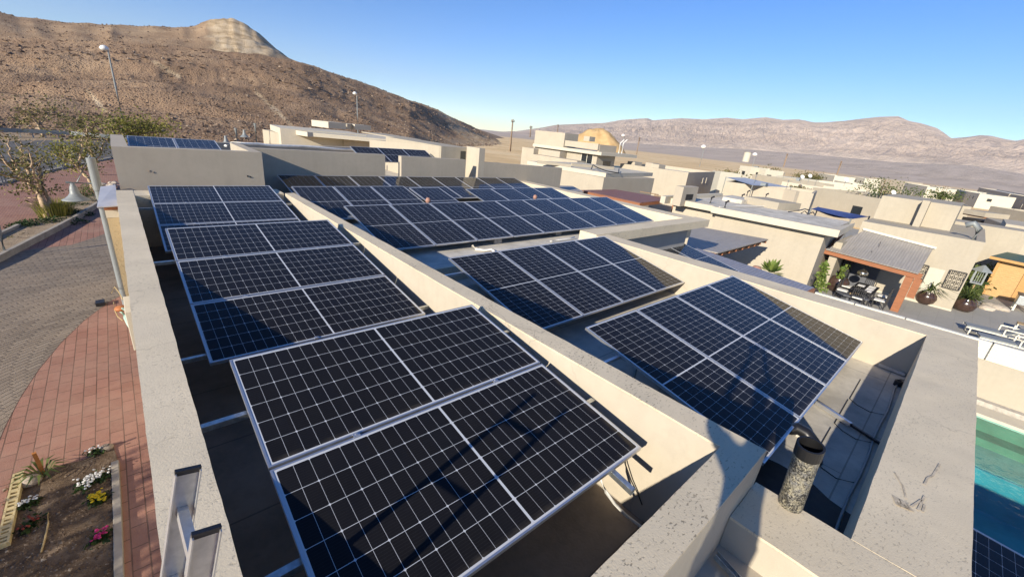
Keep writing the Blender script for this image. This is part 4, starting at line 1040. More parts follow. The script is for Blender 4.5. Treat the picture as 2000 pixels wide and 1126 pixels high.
# ---- trees
def leaves(mb, c, n, spread, size, rnd, flat=1.0, droop=.0):
    for _ in range(n):
        d = Vector((rnd.gauss(0, 1), rnd.gauss(0, 1), rnd.gauss(0, 1)*flat)); p = c+d*spread
        a = Vector((rnd.uniform(-1, 1), rnd.uniform(-1, 1), rnd.uniform(-1, .4)-droop)).normalized(); b = a.cross(Vector((rnd.uniform(-1, 1), rnd.uniform(-1, 1), rnd.uniform(-1, 1)))).normalized()
        s_ = size*(.6+.8*rnd.random()); k = len(mb.v)
        mb.v += [tuple(p), tuple(p+a*s_*.5+b*s_*.28), tuple(p+a*s_), tuple(p+a*s_*.5-b*s_*.28)]; mb.f.append((k, k+1, k+2, k+3))
def tree(label, base, limbs, leafm, barkm, seed, nleaf, lsize, lspread, tw=2.6, name='street_tree', group='street trees', thick=.13):
    rnd = random.Random(seed); t = thing(name, label, 'tree', base, (0, 0, 0), group)
    tk = MB(); cr = MB()
    for pts, r0, r1 in limbs:
        n = len(pts); q = []
        for i in range(n-1):
            for s_ in range(4): q.append(pts[i].lerp(pts[i+1], s_/4)+Vector((rnd.uniform(-1, 1), rnd.uniform(-1, 1), rnd.uniform(-1, 1)))*.04*(1 if i or s_ else 0))
        q.append(pts[-1]); tk.tube(q, [r0+(r1-r0)*i/(len(q)-1) for i in range(len(q))], 8)
        # twigs
        for i in range(len(q)//3, len(q)):
            for _ in range(2):
                d = Vector((rnd.uniform(-1, 1), rnd.uniform(-1, 1), rnd.uniform(-.1, 1.0))).normalized()*tw*(.35+.65*rnd.random())*.5
                mid = q[i]+d*.5+Vector((rnd.uniform(-1, 1), rnd.uniform(-1, 1), rnd.uniform(-1, 1)))*.12
                tk.tube([q[i], mid, q[i]+d], [r1*.7, r1*.4, .006], 5, False)
                for s_ in (.55, .8, 1.0):
                    leaves(cr, q[i]+d*s_, int(nleaf*(.4+1.2*rnd.random())), lspread, lsize, rnd, .7, .3)
    tk.build('trunk', barkm, t, smooth=True); cr.build('crown', leafm, t)
    return t
def L_(r, *pp): return [atr(px, py, r+dr) for px, py, dr in pp]
b = at(96, 428, G0); r = math.hypot(b.x, b.y)
tree('pale barked forked tree with sparse olive leaves standing in the planter at left', b, [
    ([b]+L_(r, (93, 412, 0), (86, 396, 0), (72, 372, .2), (52, 353, .3), (30, 335, .3), (8, 312, .0)), .17, .05),
    (L_(r, (93, 408, 0), (95, 388, .2), (84, 368, .3), (80, 345, .5), (78, 318, .8)), .10, .03),
    (L_(r, (62, 362, 0), (55, 335, .6), (45, 305, 1.0), (40, 275, 1.2)), .08, .03),
    (L_(r, (52, 353, 0), (30, 348, -.5), (2, 340, -1.0), (-30, 332, -1.2)), .07, .02),
    (L_(r, (84, 375, 0), (70, 350, -.8), (62, 325, -1.2), (58, 300, -1.4)), .06, .02),
    (L_(r, (40, 343, 0), (20, 300, .4), (14, 265, .8)), .06, .02)], 'leaf_olive', 'barkpale', 11, 3.2, .14, .16, 2.0)
b = at(184, 372, G0); r = math.hypot(b.x, b.y)
tree('leaning pale tree with yellowing leaves behind the bell street lamp', b, [
    ([b]+L_(r, (176, 352, 0), (160, 334, .2), (150, 324, .3), (134, 306, .5), (126, 290, .5)), .12, .04),
    (L_(r, (152, 326, 0), (158, 300, .4), (160, 270, .6)), .07, .03),
    (L_(r, (146, 320, 0), (125, 312, -.4), (112, 300, -.6)), .05, .02)], 'leaf_yellow', 'barkpale', 12, 6.5, .16, .20, 2.2)
b = at(190, 342, G0); r = math.hypot(b.x, b.y)
tree('small bushy tree between the lamp pole and the grey end wall', b, [
    ([b]+L_(r, (188, 325, 0), (178, 300, .2), (172, 275, .3), (170, 250, .3)), .12, .04),
    (L_(r, (184, 320, 0), (196, 300, .4), (202, 278, .6)), .08, .03)], 'leaf_olive', 'barkpale', 13, 6, .18, .24, 2.2)
b = at(85, 268, G0); r = math.hypot(b.x, b.y)
tree('thin bare looking tree beyond the roadside barrier', b, [
    ([b]+L_(r, (80, 254, 0), (72, 240, 0), (64, 232, 0), (50, 222, 0)), .16, .06), (L_(r, (76, 246, 0), (90, 228, 0), (105, 218, 0)), .10, .04)], 'leaf_olive', 'barkpale', 14, 6, .26, .5, 6.0)
b = atr(262, 284, 62); r = 62
b.z = G0-.3
tree('broad green tree crown showing above the grey end wall', b, [
    ([b]+L_(r, (262, 268, 0), (255, 255, 0), (245, 246, .5)), .22, .08), (L_(r, (262, 268, 0), (285, 254, .5), (300, 250, 1)), .15, .06), (L_(r, (258, 262, 0), (230, 254, -.5), (215, 250, -1)), .12, .05), (L_(r, (275, 262, 0), (310, 258, 0), (322, 256, .5)), .1, .05)], 'leaf_yellow', 'bark', 15, 13, .25, .5, 3.4)
b = atr(172, 286, 70); b.z = G0
tree('sparse olive tree behind the road, left of the broad green crown', b, [
    ([b]+L_(70, (172, 268, 0), (165, 250, 0), (150, 240, 0)), .16, .06), (L_(70, (170, 262, 0), (185, 245, 0), (196, 236, 0)), .1, .05), (L_(70, (165, 252, 0), (130, 246, 0), (112, 240, 0)), .08, .04)], 'leaf_olive', 'bark', 16, 4, .26, .5, 4.0)
b = Vector((-9.2, 5.2, G0))
tree('leafy tree on the street left of the picture, its dappled shade on the flower bed', b, [
    ([b, b+Vector((.1, .1, 1.3)), b+Vector((.0, .5, 2.4)), b+Vector((-.3, 1.0, 3.2))], .16, .06),
    ([b+Vector((.1, .1, 1.3)), b+Vector((.5, -.5, 2.2)), b+Vector((.8, -1.0, 2.9))], .1, .05),
    ([b+Vector((.1, .1, 1.5)), b+Vector((-.4, -.2, 2.6)), b+Vector((-.2, -.6, 3.4))], .1, .05)], 'leaf_green', 'barkpale', 19, 16, .2, .28, 2.6)
# ---- shrubs in the planter
def tuft(label, c, n, h, rad, mat, seed, w_=.02, name='grass_tuft'):
    rnd = random.Random(seed); mb = MB()
    for _ in range(n):
        a = rnd.random()*6.283; r_ = rad*rnd.random()*.5; d = Vector((math.cos(a), math.sin(a), 0)); p = c+d*r_; L = h*(.6+.5*rnd.random()); lean = .15+.9*rnd.random()
        s_ = Vector((-d.y, d.x, 0))*w_; k = len(mb.v)
        m1 = p+Vector((0, 0, L*.55))+d*lean*L*.25; tp_ = p+Vector((0, 0, L*(.9-.25*lean)))+d*lean*L*.75
        mb.v += [tuple(p-s_), tuple(p+s_), tuple(m1+s_*.8), tuple(m1-s_*.8), tuple(tp_)]; mb.f += [(k, k+1, k+2, k+3), (k+3, k+2, k+4)]
    return one(mb, name, mat, label, 'grass clump')
def shrub(label, spots, mat, seed, size=.07, n=500, name='low_shrub', cat='shrub', hh=.35):
    rnd = random.Random(seed); mb = MB()
    for c, rx, ry in spots:
        for _ in range(n):
            a, q = rnd.random()*6.283, rnd.random()**.5; p = c+Vector((math.cos(a)*q*rx, math.sin(a)*q*ry, hh*(1-q*q)*rnd.random()**.6))
            leaves(mb, p, 1, .02, size, rnd, 1)
    return one(mb, name, mat, label, cat)
tuft('tall feathery green grass clump around the pale tree foot', at(112, 424, G0), 900, 1.15, 1.3, 'leaf_yellow', 21, .012)
shrub('dark low groundcover in front of the pale tree foot', [(at(70, 440, G0), 1.0, .8), (at(112, 436, G0), 1.2, .7), (at(140, 420, G0), .9, .7), (at(50, 446, G0), .6, .5)], 'leaf_dark', 22, .09, 650)
shrub('dark creeping plant farther up the planter by the lamp', [(at(150, 404, G0), .8, .5), (at(168, 396, G0), .9, .5), (at(180, 386, G0), .8, .5)], 'leaf_dark', 23, .09, 420)
shrub('small green shrub at the planter end behind the lamp pole', [(at(186, 378, G0), .9, .8)], 'leaf_green', 24, .1, 700, hh=.8)
shrub('sprawling dry weed in the sandy planter near the left edge', [(at(36, 462, G0), .7, .4), (at(20, 470, G0), .5, .3)], 'leaf_olive', 25, .06, 160, hh=.2)
rnd = random.Random(9)
for k in range(10):
    q = at(198+rnd.random()*30, 358+rnd.random()*14, G0); s_ = .12+.14*rnd.random()
    mb = MB(); vs = []
    bm = bmesh.new(); bmesh.ops.create_icosphere(bm, subdivisions=2, radius=s_)
    for v in bm.verts: v.co *= 1+.35*noise.noise(v.co*6+Vector((k*3, 0, 0))); v.co.z *= .6
    me = bpy.data.meshes.new('landscape_rock'); bm.to_mesh(me); bm.free(); me.materials.append(M['palerock'])
    o = bpy.data.objects.new('landscape_rock', me); C.objects.link(o); o.location = (q.x, q.y, G0+.05); tag(o, 'pale rock in the loose pile below the grey end wall at the street corner', 'rock', 'pale rocks below the grey end wall')
# ---- flower bed
def flowers(label, pxs, mat, seed, n=26, leaf='leaf_dark', s_=.021):
    rnd = random.Random(seed); c = at(*pxs[0], G0+.02); t = thing('flower_clump', label, 'flowers', c, (0, 0, 0), 'flower clumps in the bed')
    lf = MB(); fl = MB()
    for px in pxs:
        p = at(*px, G0+.03)
        leaves(lf, p+Vector((0, 0, .03)), 70, .05, .055, rnd, .4)
        for _ in range(n//len(pxs)+1):
            q = p+Vector((rnd.gauss(0, .055), rnd.gauss(0, .055), .07+.04*rnd.random())); k = len(fl.v)
            m_ = Matrix.Rotation(rnd.random()*6.28, 3, 'Z') @ Matrix.Rotation(rnd.uniform(-.6, .6), 3, 'X')
            for a in range(6):
                d = m_ @ Vector((math.cos(a*1.047)*s_, math.sin(a*1.047)*s_, 0)); fl.v.append(tuple(q+d))
            fl.v.append(tuple(q+Vector((0, 0, .012)))); fl.f += [(k+a, k+(a+1) % 6, k+6) for a in range(6)]
    lf.build('foliage', leaf, t); fl.build('blossoms', mat, t)
flowers('biggest white flower clump in the middle of the soil bed', [(160, 948), (172, 942), (184, 934), (192, 938), (200, 930), (168, 954)], 'petal_white', 31, 60)
flowers('small white flower at the far corner of the soil bed', [(182, 884), (192, 882)], 'petal_white', 32, 8)
flowers('little white flower clump at the left side of the soil bed', [(54, 986), (62, 982)], 'petal_white', 33, 14)
flowers('yellow flower clump in the soil bed', [(186, 974), (194, 972), (198, 978), (190, 980)], 'petal_yellow', 34, 44)
flowers('magenta flower clump in the soil bed near the ladder', [(196, 1050), (204, 1046), (190, 1054)], 'petal_pink', 35, 26)
flowers('dull red flowers at the lower left of the soil bed', [(58, 1026), (66, 1020), (50, 1034)], 'petal_red', 36, 14)
rnd = random.Random(41); c = at(86, 932, G0); mb = MB()
for i in range(16):
    a = i*.393; L = .32+.1*rnd.random(); d = Vector((math.cos(a), math.sin(a), 0)); s_ = Vector((-d.y, d.x, 0))*.022; k = len(mb.v)
    mb.v += [tuple(c), tuple(c+d*L*.5+s_+Vector((0, 0, .22))), tuple(c+d*L+Vector((0, 0, .16))), tuple(c+d*L*.5-s_+Vector((0, 0, .22)))]; mb.f.append((k, k+1, k+2, k+3))
one(mb, 'young_palm', 'leaf_green', 'young spiky green plant beside the orange stake', 'plant')
a, b = at(86, 925, G0), atr(66, 884, math.hypot(*at(86, 925, G0)[:2]))
one(MB().bar(a-(b-a)*.1, b, .05, .05), 'garden_stake', 'stake', 'orange brown stake leaning in the soil bed', 'stake')
mb = MB(); q = at(62, 942, G0); mb.lathe([(0, .0), (.12, .0), (.14, .05), (.09, .11), (0, .12)], (q.x, q.y, G0), 12); one(mb, 'pale_stone', 'palerock', 'pale stone beside the young spiky plant', 'stone', smooth=True)
mb = MB(); q = at(208, 876, G0); mb.lathe([(0, .0), (.10, .0), (.11, .03), (.07, .07), (0, .08)], (q.x, q.y, G0), 10); one(mb, 'sand_stone', 'palerock', 'flat tan stone at the far corner of the soil bed', 'stone', smooth=True)
mb = MB(); mb.tube([at(93, 1000, G0+.03), at(94, 1022, G0+.06), at(88, 1050, G0+.05), at(80, 1078, G0+.03)], .012, 6); one(mb, 'drip_hose', 'rope', 'dry curved hose lying on the soil bed', 'hose')
# perforated edging bricks along the bed's left side
for k in range(8):
    f0, f1 = k/8, (k+.94)/8
    a = at(36+(4-36)*f0, 922+(1062-922)*f0, G0+.1); b = at(36+(4-36)*f1, 922+(1062-922)*f1, G0+.1)
    a.z = b.z = G0; d = (b-a).normalized(); n_ = Vector((-d.y, d.x, 0)); L = (b-a).length
    mb = MB(); wd = .10
    mb.bar(a+n_*wd/2+Vector((0, 0, .05)), b+n_*wd/2+Vector((0, 0, .05)), .025, .10); mb.bar(a-n_*wd/2+Vector((0, 0, .05)), b-n_*wd/2+Vector((0, 0, .05)), .025, .10)
    for i in range(3):
        p = a+d*(L*(.06+.44*i)); mb.bar(p-n_*(wd/2-.013)+Vector((0, 0, .05)), p+n_*(wd/2-.013)+Vector((0, 0, .05)), .034, .098)
    one(mb, 'edging_brick', 'yellowbrick', '%s yellow perforated brick of the row edging the soil bed, counted from the far end' % ORD[k], 'brick', 'perforated bricks edging the bed')
# ------------------------------------------------------------------ neighbouring houses
def H(label, px, z, group=None, name='flat_roofed_house', cat='house'):
    b = at(*px, z); return thing(name, label, cat, (b.x, b.y, G0-1), (0, 0, 0), group)
def rect(A, B, zt, depth, yaw=None):
    a, b = at(*A, zt), at(*B, zt); d = b-a; d.z = 0; n = Vector((-d.y, d.x, 0)).normalized()
    if n.dot(Vector((a.x+b.x, a.y+b.y, 0))) < 0: n = -n
    n *= depth
    return [(a.x, a.y), (b.x, b.y), (b.x+n.x, b.y+n.y), (a.x+n.x, a.y+n.y)]
def shrink(p, d):
    c = Vector((sum(q[0] for q in p)/4, sum(q[1] for q in p)/4)); out = []
    e1 = (Vector(p[1])-Vector(p[0])).normalized(); e2 = (Vector(p[3])-Vector(p[0])).normalized()
    sg = [(1, 1), (-1, 1), (-1, -1), (1, -1)]
    return [tuple(Vector(q)+e1*d*s_[0]+e2*d*s_[1]) for q, s_ in zip(p, sg)]
def blk(par, A, B, zt, depth, zb, mat, nm='wall', rim=.45, roofmat='membrane_light', poly=None):
    p = poly or rect(A, B, zt, depth)
    if rim:
        i = shrink(p, .22); mb = MB()
        for k in range(4): mb.hexa([p[k], p[(k+1) % 4], i[(k+1) % 4], i[k]], zb, zt)
        o = mb.build(nm, mat, par)
        MB().hexa(i, zb, zt-rim).build('roof', roofmat, par)
    else: o = MB().hexa(p, zb, zt).build(nm, mat, par)
    return p
def opening(par, P, wx, wz, X=None, Y=None, nm='window', mat='glassdark', frame=None, deep=.06):
    """a window on a wall plane: P = photo pixel of its centre"""
    if X is not None:
        c = atx(*P, X); mb = MB().box(X-.012, X+deep, c.y-wx/2, c.y+wx/2, c.z-wz/2, c.z+wz/2)
        fr = MB(); t_ = .06
        fr.box(X-.03, X-.013, c.y-wx/2-t_, c.y+wx/2+t_, c.z+wz/2, c.z+wz/2+t_); fr.box(X-.03, X-.013, c.y-wx/2-t_, c.y+wx/2+t_, c.z-wz/2-t_, c.z-wz/2)
        for s_ in (-1, 1): fr.box(X-.03, X-.013, c.y+s_*(wx/2+t_/2)-t_/2, c.y+s_*(wx/2+t_/2)+t_/2, c.z-wz/2, c.z+wz/2)
        fr.box(X-.028, X-.013, c.y-.03, c.y+.03, c.z-wz/2, c.z+wz/2)
    else:
        c = aty(*P, Y); mb = MB().box(c.x-wx/2, c.x+wx/2, Y-.012, Y+deep, c.z-wz/2, c.z+wz/2); fr = MB(); t_ = .06
        fr.box(c.x-wx/2-t_, c.x+wx/2+t_, Y-.03, Y-.013, c.z+wz/2, c.z+wz/2+t_); fr.box(c.x-wx/2-t_, c.x+wx/2+t_, Y-.03, Y-.013, c.z-wz/2-t_, c.z-wz/2)
    o = mb.build(nm, mat, par)
    if frame: fr.build('frame', frame, o)
    return o
# ---- next house behind ours: the blank end walls and its small panel pit
n1 = thing('flat_roofed_house', 'dusty greige house right behind the stacks whose blank end walls have raised parapets', 'house', (4, 13, G0))
zt = -1.165
def P1(nm, poly, z0, z1, mat='greige', r=(.25, .003, 2, .012)): 
    o = MB().hexa(poly, z0, z1).build(nm, mat, n1); rough(o, *r); return o
P1('end_wall', [(-.085, 12.95), (2.83, 12.95), (2.83, 13.2), (-.085, 13.2)], G0, [zt, zt+.01, zt+.01, zt])
P1('parapet_wall', [(-.085, 13.205), (.20, 13.205), (.22, 19), (-.07, 19)], -3, [zt, zt, -1.34, -1.34])
P1('parapet_wall', [(2.58, 13.205), (2.83, 13.205), (2.83, 15.60), (2.58, 15.60)], -3, [zt+.01]*4)
MB().box(.2, 2.58, 13.2, 19, -3, -1.95).build('roof', 'membrane', n1)
MB().box(-.07, 8.2, 19, 19.25, G0, -1.95).build('wall', 'greige', n1)
MB().box(-.07, 2.55, 13.21, 19, G0, -3.01).build('wall', 'greige', n1)
P1('end_wall', [(2.835, 15.60), (7.60, 15.60), (7.60, 15.85), (2.835, 15.85)], -2.9, [-1.275, -1.29, -1.29, -1.275])
P1('end_wall', [(8.28, 15.60), (11.42, 15.60), (11.42, 15.85), (8.28, 15.85)], -2.9, [-1.31, -1.335, -1.335, -1.31])
MB().box(2.55, 11.4, 15.86, 24, G0, -2.6).build('roof', 'membrane', n1)
q0, q1 = at(400, 274, -1.55), at(690, 288, -1.55)
P1('parapet_wall', [(2.5, 20.6), (9.6, 22.2), (9.6, 22.5), (2.5, 20.9)], -3, [aty(420, 277, 21).z, aty(690, 288, 22).z, aty(690, 288, 22).z, aty(420, 277, 21).z])
pp = [aty(440, 285, 19.5), aty(452, 279, 20.3), aty(480, 280.5, 20.4), aty(505, 281, 20.5), aty(530, 284.5, 20.6), aty(555, 285, 20.7), aty(590, 285.5, 20.9), aty(620, 287.5, 21), aty(655, 291, 21.2), aty(690, 292, 21.4)]
one(MB().tube(pp, .05, 7), 'wavy_conduit', 'whiteplastic', 'wavy white conduit along the parapet behind the grey end wall', 'conduit', smooth=True)
for k in range(2):
    panel('P', Vector((.30+k*1.15, 18.3, -1.30)), (R(9), 0, R(-1)), ['left', 'right'][k]+' panel of the pair in the high pit above the blank grey end wall', 'panels on the next house')
for k in range(3):
    e1_ = panel('P', Vector((6.86+k*1.185, 17.15+k*.10, -1.15)), (R(20), 0, R(3)), ['left', 'middle', 'right'][k]+' panel of the blue three tilted over the gap between grey end walls', 'panels on the next house'); e1_.scale = (1.045, .55, 1)
for k, (px, py) in enumerate([(295, 334), (487, 344)]):
    q = aty(px, py, 12.94); mb = MB(); mb.box(q.x-.05, q.x-.02, 12.938, 12.9485, q.z-.02, q.z+.02); mb.box(q.x+.01, q.x+.04, 12.938, 12.9485, q.z-.04, q.z-.01)
    one(mb, 'chipped_patch', 'bitumen' if k else 'palerock', ['pale chipped spot on the left of the blank end wall', 'dark twin hole on the right of the blank end wall'][k], 'wall damage')
# ---- block with the taller grey wall and its pier
n2 = thing('flat_roofed_house', 'greige house with a bright pier and small window slots beyond the nine panel rows', 'house', (13, 18, G0))
MB().box(aty(862, 286, 16.6).x, 12.47, 16.6, 22, G0, aty(900, 288, 16.6).z).build('wall', 'greige2', n2)
MB().box(12.15, 12.48, 15.62, 16.595, -3, aty(944, 290, 15.6).z).build('pier', 'cream', n2)
zz3 = aty(1000, 322, 15.62).z
MB().hexa([(12.485, 15.62), (17.95, 15.62), (17.95, 15.9), (12.485, 15.9)], G0, [zz3+.07, zz3-.06, zz3-.06, zz3+.07]).build('wall', 'greige', n2)
MB().box(12.485, 17.7, 15.91, 24, G0, -2.4).build('roof', 'membrane_light', n2)
opening(n2, (904, 305), .28, .45, Y=16.6); opening(n2, (917, 318), .40, .5, Y=16.6, nm='window')
b = atr(863, 290, 24); MB().hexa([(aty(800, 276, 24).x, 24), (aty(862, 286, 16.6).x-.01, 16.7), (aty(862, 286, 16.6).x-.01, 24), (aty(800, 276, 24).x+1, 25)], G0, [aty(800, 276, 24).z, aty(863, 286, 16.7).z, -1.2, -1.2]).build('wall', 'sand', n2)
# ---- the white beamed house against the hill
n3 = H('pale house with a broad white roof beam and boxy stair head against the brown hill', (640, 262), -1.5)
blk(n3, (527, 243), (547, 250), -1.35, 6, G0, 'pale', rim=0)
p = rect((552, 262), (668, 270), -1.75, 5); MB().hexa(p, G0, -1.75).build('wall', 'sand', n3)
p = rect((672, 276), (782, 285), -1.9, 6); MB().hexa(p, G0, -1.76).build('wall', 'greige', n3)
p = rect((548, 250), (600, 258), -1.42, 7); MB().hexa(p, -1.72, -1.42).build('roof_beam', 'pale', n3)
p = rect((600, 258), (788, 275), -1.43, 7); MB().hexa(p, -1.70, -1.43).build('roof_beam', 'pale', n3)
p = rect((640, 238), (678, 242), -1.02, 2.2); MB().hexa(p, -1.6, -1.02).build('stair_head', 'greige2', n3)
p = rect((608, 234), (641, 238), -.95, 2.4); MB().hexa(p, -1.6, -.95).build('stair_head', 'pale', n3)
p = rect((677, 241), (693, 243), -1.02, 2.4); MB().hexa(p, -1.6, -1.02).build('stair_head', 'pale', n3)
p = rect((706, 257), (770, 268), -1.36, 2.5); MB().hexa(p, -1.44, -1.36).build('roof_box', 'greige2', n3)
c = at(562, 268, -2.1); MB().box(c.x-.5, c.x+.5, c.y-.2, c.y+.3, c.z-.8, c.z+.2).build('window', 'glassdark', n3)
c = at(567, 254, -1.6); MB().tube([(c.x, c.y-.3, -1.5), (c.x, c.y-.3, -3.5)], .07, 8).build('downpipe', 'polegrey', n3)
# ---- two storey house with the mound behind
n4 = thing('two_storey_house', 'two storey sand coloured house with a slab canopy in front of the sand mound', 'house', (42, 42, G0-1))
X4 = 38.0
def bxx(par, A, B, X, dx, zb, mat, nm='wall', zt=None):
    a, b = atx(*A, X), atx(*B, X); z = zt if zt is not None else (a.z+b.z)/2
    return MB().box(X, X+dx, min(a.y, b.y), max(a.y, b.y), zb, z).build(nm, mat, par)
bxx(n4, (1043, 280), (1168, 297), X4, 3.3, G0-1, 'sand')
bxx(n4, (1046, 254), (1104, 260), X4+.02, 2.4, atx(1046, 281, X4).z, 'sand')
bxx(n4, (1104, 274), (1169, 281), X4+.03, .25, atx(1104, 285, X4).z, 'sand', 'parapet_wall')
c = atx(1169, 282, X4); MB().box(X4+.29, X4+3.4, c.y, c.y+.25, c.z-1.1, c.z).build('parapet_wall', 'greige', n4)
bxx(n4, (1141, 265), (1152, 267), X4+.3, 1.0, atx(1141, 275, X4).z, 'sand', 'stair_head')
a, b = atx(1041, 280, X4-.5), atx(1169, 297, X4-.5); c = aty(1239, 302, b.y)
MB().box(X4-.5, min(c.x, X4+7), b.y-.4, a.y, (a.z+b.z)/2-.32, (a.z+b.z)/2).build('roof_slab', 'pale', n4)
opening(n4, (1146, 311), 1.5, 1.2, X=X4, frame='whitemetal'); opening(n4, (1122, 305), .55, .8, X=X4, mat='greige')
yq = atx(1168, 297, X4).y; MB().box(X4+1.2, X4+2.6, yq-.02, yq+.04, -3.9, -1.9).build('balcony_door', 'glassdark', n4)
bxx(n4, (1020, 288), (1043, 289), X4-2, 2, G0-1, 'sand'); bxx(n4, (1043, 289), (1094, 296), X4-1.2, 1.1, G0-1, 'greige')
bxx(n4, (1040, 303), (1128, 312), X4-2.6, 1.3, G0-1, 'greige')
for k, px in enumerate((1208, 1214)):
    a = atx(px, 300, X4+3.5); MB().tube([a, a+Vector((0, 0, 1.1)), a+Vector((.3, -.2, 1.5))], .05, 6).build('antenna_mast', 'whiteplastic', n4)
mnd = atr(1163, 288, 150); topm = atr(1163, 250, 150)
mb = MB(); vs = []; nr_, ns_ = 26, 72; Hm = topm.z-mnd.z+1.5
for i in range(nr_+1):
    for j in range(ns_):
        a = j*6.2832/ns_; rr = i/nr_; rad = 10.5*rr*(1+.12*math.sin(3*a)); q = Vector((math.cos(a)*rad, math.sin(a)*rad, 0))
        h = Hm*(1-rr**1.7)+noise.noise(q*.35)*1.3*min(1, rr*3)*(1-rr)+abs(noise.noise(Vector((a*5, rr*2, 1))))*2.6*rr*(1-rr)
        vs.append((mnd.x+q.x, mnd.y+q.y, mnd.z-1.5+h))
fs = [(i*ns_+j, i*ns_+(j+1) % ns_, (i+1)*ns_+(j+1) % ns_, (i+1)*ns_+j) for i in range(nr_) for j in range(ns_)]
M['mound'] = ground('yellow_sand_mound', [(.3, (.42, .27, .12)), (.7, (.58, .41, .21))], .4, .9, 2.5)
mb.add(vs, [f[::-1] for f in fs]); struct(mb.build('sand_mound', 'mound', smooth=True))
# ---- house with slab and the brown metal canopy
n5 = H('sand coloured single storey house with a pale roof slab behind the rust brown canopy', (1140, 345), -2.6)
p = rect((1034, 321), (1180, 347), -2.35, 7); MB().hexa(p, G0-.5, -2.35).build('wall', 'sand', n5)
p = rect((1030, 314), (1184, 338), -2.05, 8.6); MB().hexa(p, -2.34, -2.05).build('roof_slab', 'pale', n5)
p2 = rect((1060, 318), (1180, 336), -2.04, 7); 
for k, (A, B, h) in enumerate([((1050, 314), (1116, 321), .25), ((1118, 319), (1200, 326), .22)]):
    pr = rect(A, B, -1.85, .25); MB().hexa(pr, -2.05, -1.85).build('parapet_wall', 'greige2', n5)
pp = [at(1155, 330, -1.95), at(1158, 322, -1.75), at(1168, 328, -1.8), at(1185, 334, -1.9), at(1208, 338, -2.0), at(1209, 330, -1.85)]
one(MB().tube(pp, .04, 6), 'roof_cable', 'cable', 'dark cable looping over the pale roof slab by the brown canopy', 'cable')
bc = thing('metal_canopy', 'rust brown ribbed metal canopy between the flat roofs', 'canopy', at(1220, 385, -3.0))
q = [at(1134, 371, -2.98), at(1202, 370, -2.9), at(1318, 389, -2.98), at(1250, 396, -3.12)]
MB().slab(q, .06).build('roof_sheet', 'corr_red', bc); mb = MB()
for c in q: mb.bar((c.x, c.y, G0), (c.x, c.y, c.z-.07), .1, .1)
mb.build('post', 'redwood', bc)
mb = MB(); mb.bar(q[3]-Vector((0, 0, .12)), q[2]-Vector((0, 0, .12)), .08, .14); mb.bar(q[0]-Vector((0, 0, .12)), q[3]-Vector((0, 0, .12)), .08, .14); mb.build('edge_beam', 'redwood', bc)
c = at(1092, 366, -2.75); bs = thing('shade_roof', 'grey flat shade roof beside the grey end wall and the brown canopy', 'canopy', c)
MB().slab([at(1084, 362, -2.7), at(1118, 363, -2.7), at(1140, 374, -2.8), at(1086, 372, -2.8)], .08).build('roof_sheet', 'corr_grey', bs); mb = MB()
for c in (at(1086, 372, -2.9), at(1138, 374, -2.9)): mb.bar((c.x, c.y, G0), c, .1, .1)
mb.build('post', 'redwood', bs)
# ---- wide house with two slots
n6 = H('wide sand coloured house with twin window slots in its shaded grey side', (1330, 345), -2.2)
blk(n6, (1212, 319), (1345, 337), -2.05, 11.5, G0-1, 'sand', rim=.4)
pp = at(1345, 337, -2.05); A6 = at(1212, 319, -2.05); d6 = (pp-A6).normalized(); n6v = Vector((-d6.y, d6.x, 0)); n6v = n6v if n6v.x > 0 else -n6v
for k, f in enumerate((6.6, 8.2)):
    c = pp+n6v*f+d6*.02; MB().bar(c+Vector((0, 0, -1.3)), c+Vector((0, 0, -.65)), .5, .06, (d6.x, d6.y, 0)).build('window_slot', 'pale', n6)
for k, (px, py) in enumerate([(1275, 322), (1287, 325), (1240, 320)]):
    c = at(px, py, -1.95); MB().box(c.x, c.x+1.5, c.y, c.y+1.0, -2.3, -1.75).build('roof_box', 'greige', n6)
for k, (px, py) in enumerate([(1250, 374), (1278, 381)]):
    c = at(px, py, -2.9); MB().bar(c, c+d6*1.3, .06, .06).build('wall_ledge', 'bark', n6)
# ---- the house across the terrace with the long pale roof beam
n7 = H('large sand coloured house with a long pale roof beam across the terrace canopies', (1520, 470), -3)
ZF = -2.72
pA, pB = at(1391, 403, ZF), at(1641, 450, ZF); pC = at(1682, 437, ZF)
ex = (pB-pA).normalized(); ey = Vector((-ex.y, ex.x, 0)); ey = ey if ey.x > 0 else -ey
W7 = (pC-pB).dot(ey)
def L7(s_, d_): v = pB+ex*s_+ey*d_; return (v.x, v.y)
LA = (pA-pB).dot(ex); SA = (at(1311, 387, ZF)-pB).dot(ex)
MB().hexa([L7(0, 0), L7(LA, 0), L7(LA, .35), L7(0, .35)], ZF-.34, ZF).build('roof_beam', 'pale', n7)
MB().hexa([L7(0, .351), L7(0, W7), L7(-.3+.3, W7), L7(-.4, .36)], ZF-.33, ZF-.002).build('roof_beam', 'pale', n7)
MB().hexa([L7(LA-.001, .25), L7(SA, .25), L7(SA, .6), L7(LA, .6)], ZF-.3, ZF+.01).build('roof_beam', 'pale', n7)
MB().hexa([L7(-.35, .36), L7(LA, .36), L7(LA, W7+1), L7(-.35, W7+1)], ZF-.34, ZF-.08).build('roof', 'membrane_light', n7)
MB().hexa([L7(LA, .61), L7(SA, .61), L7(SA, W7+6), L7(LA, W7+6)], ZF-.34, ZF-.10).build('roof', 'membrane_light', n7)
MB().hexa([L7(-.55, .55), L7(LA+.1, .55), L7(LA+.1, W7+1), L7(-.55, W7+1)], G0-.5, ZF-.35).build('wall', 'sand', n7)
MB().hexa([L7(LA+.11, .8), L7(SA, .8), L7(SA, W7+5), L7(LA+.11, W7+5)], G0-.5, ZF-.31).build('wall', 'cream', n7)
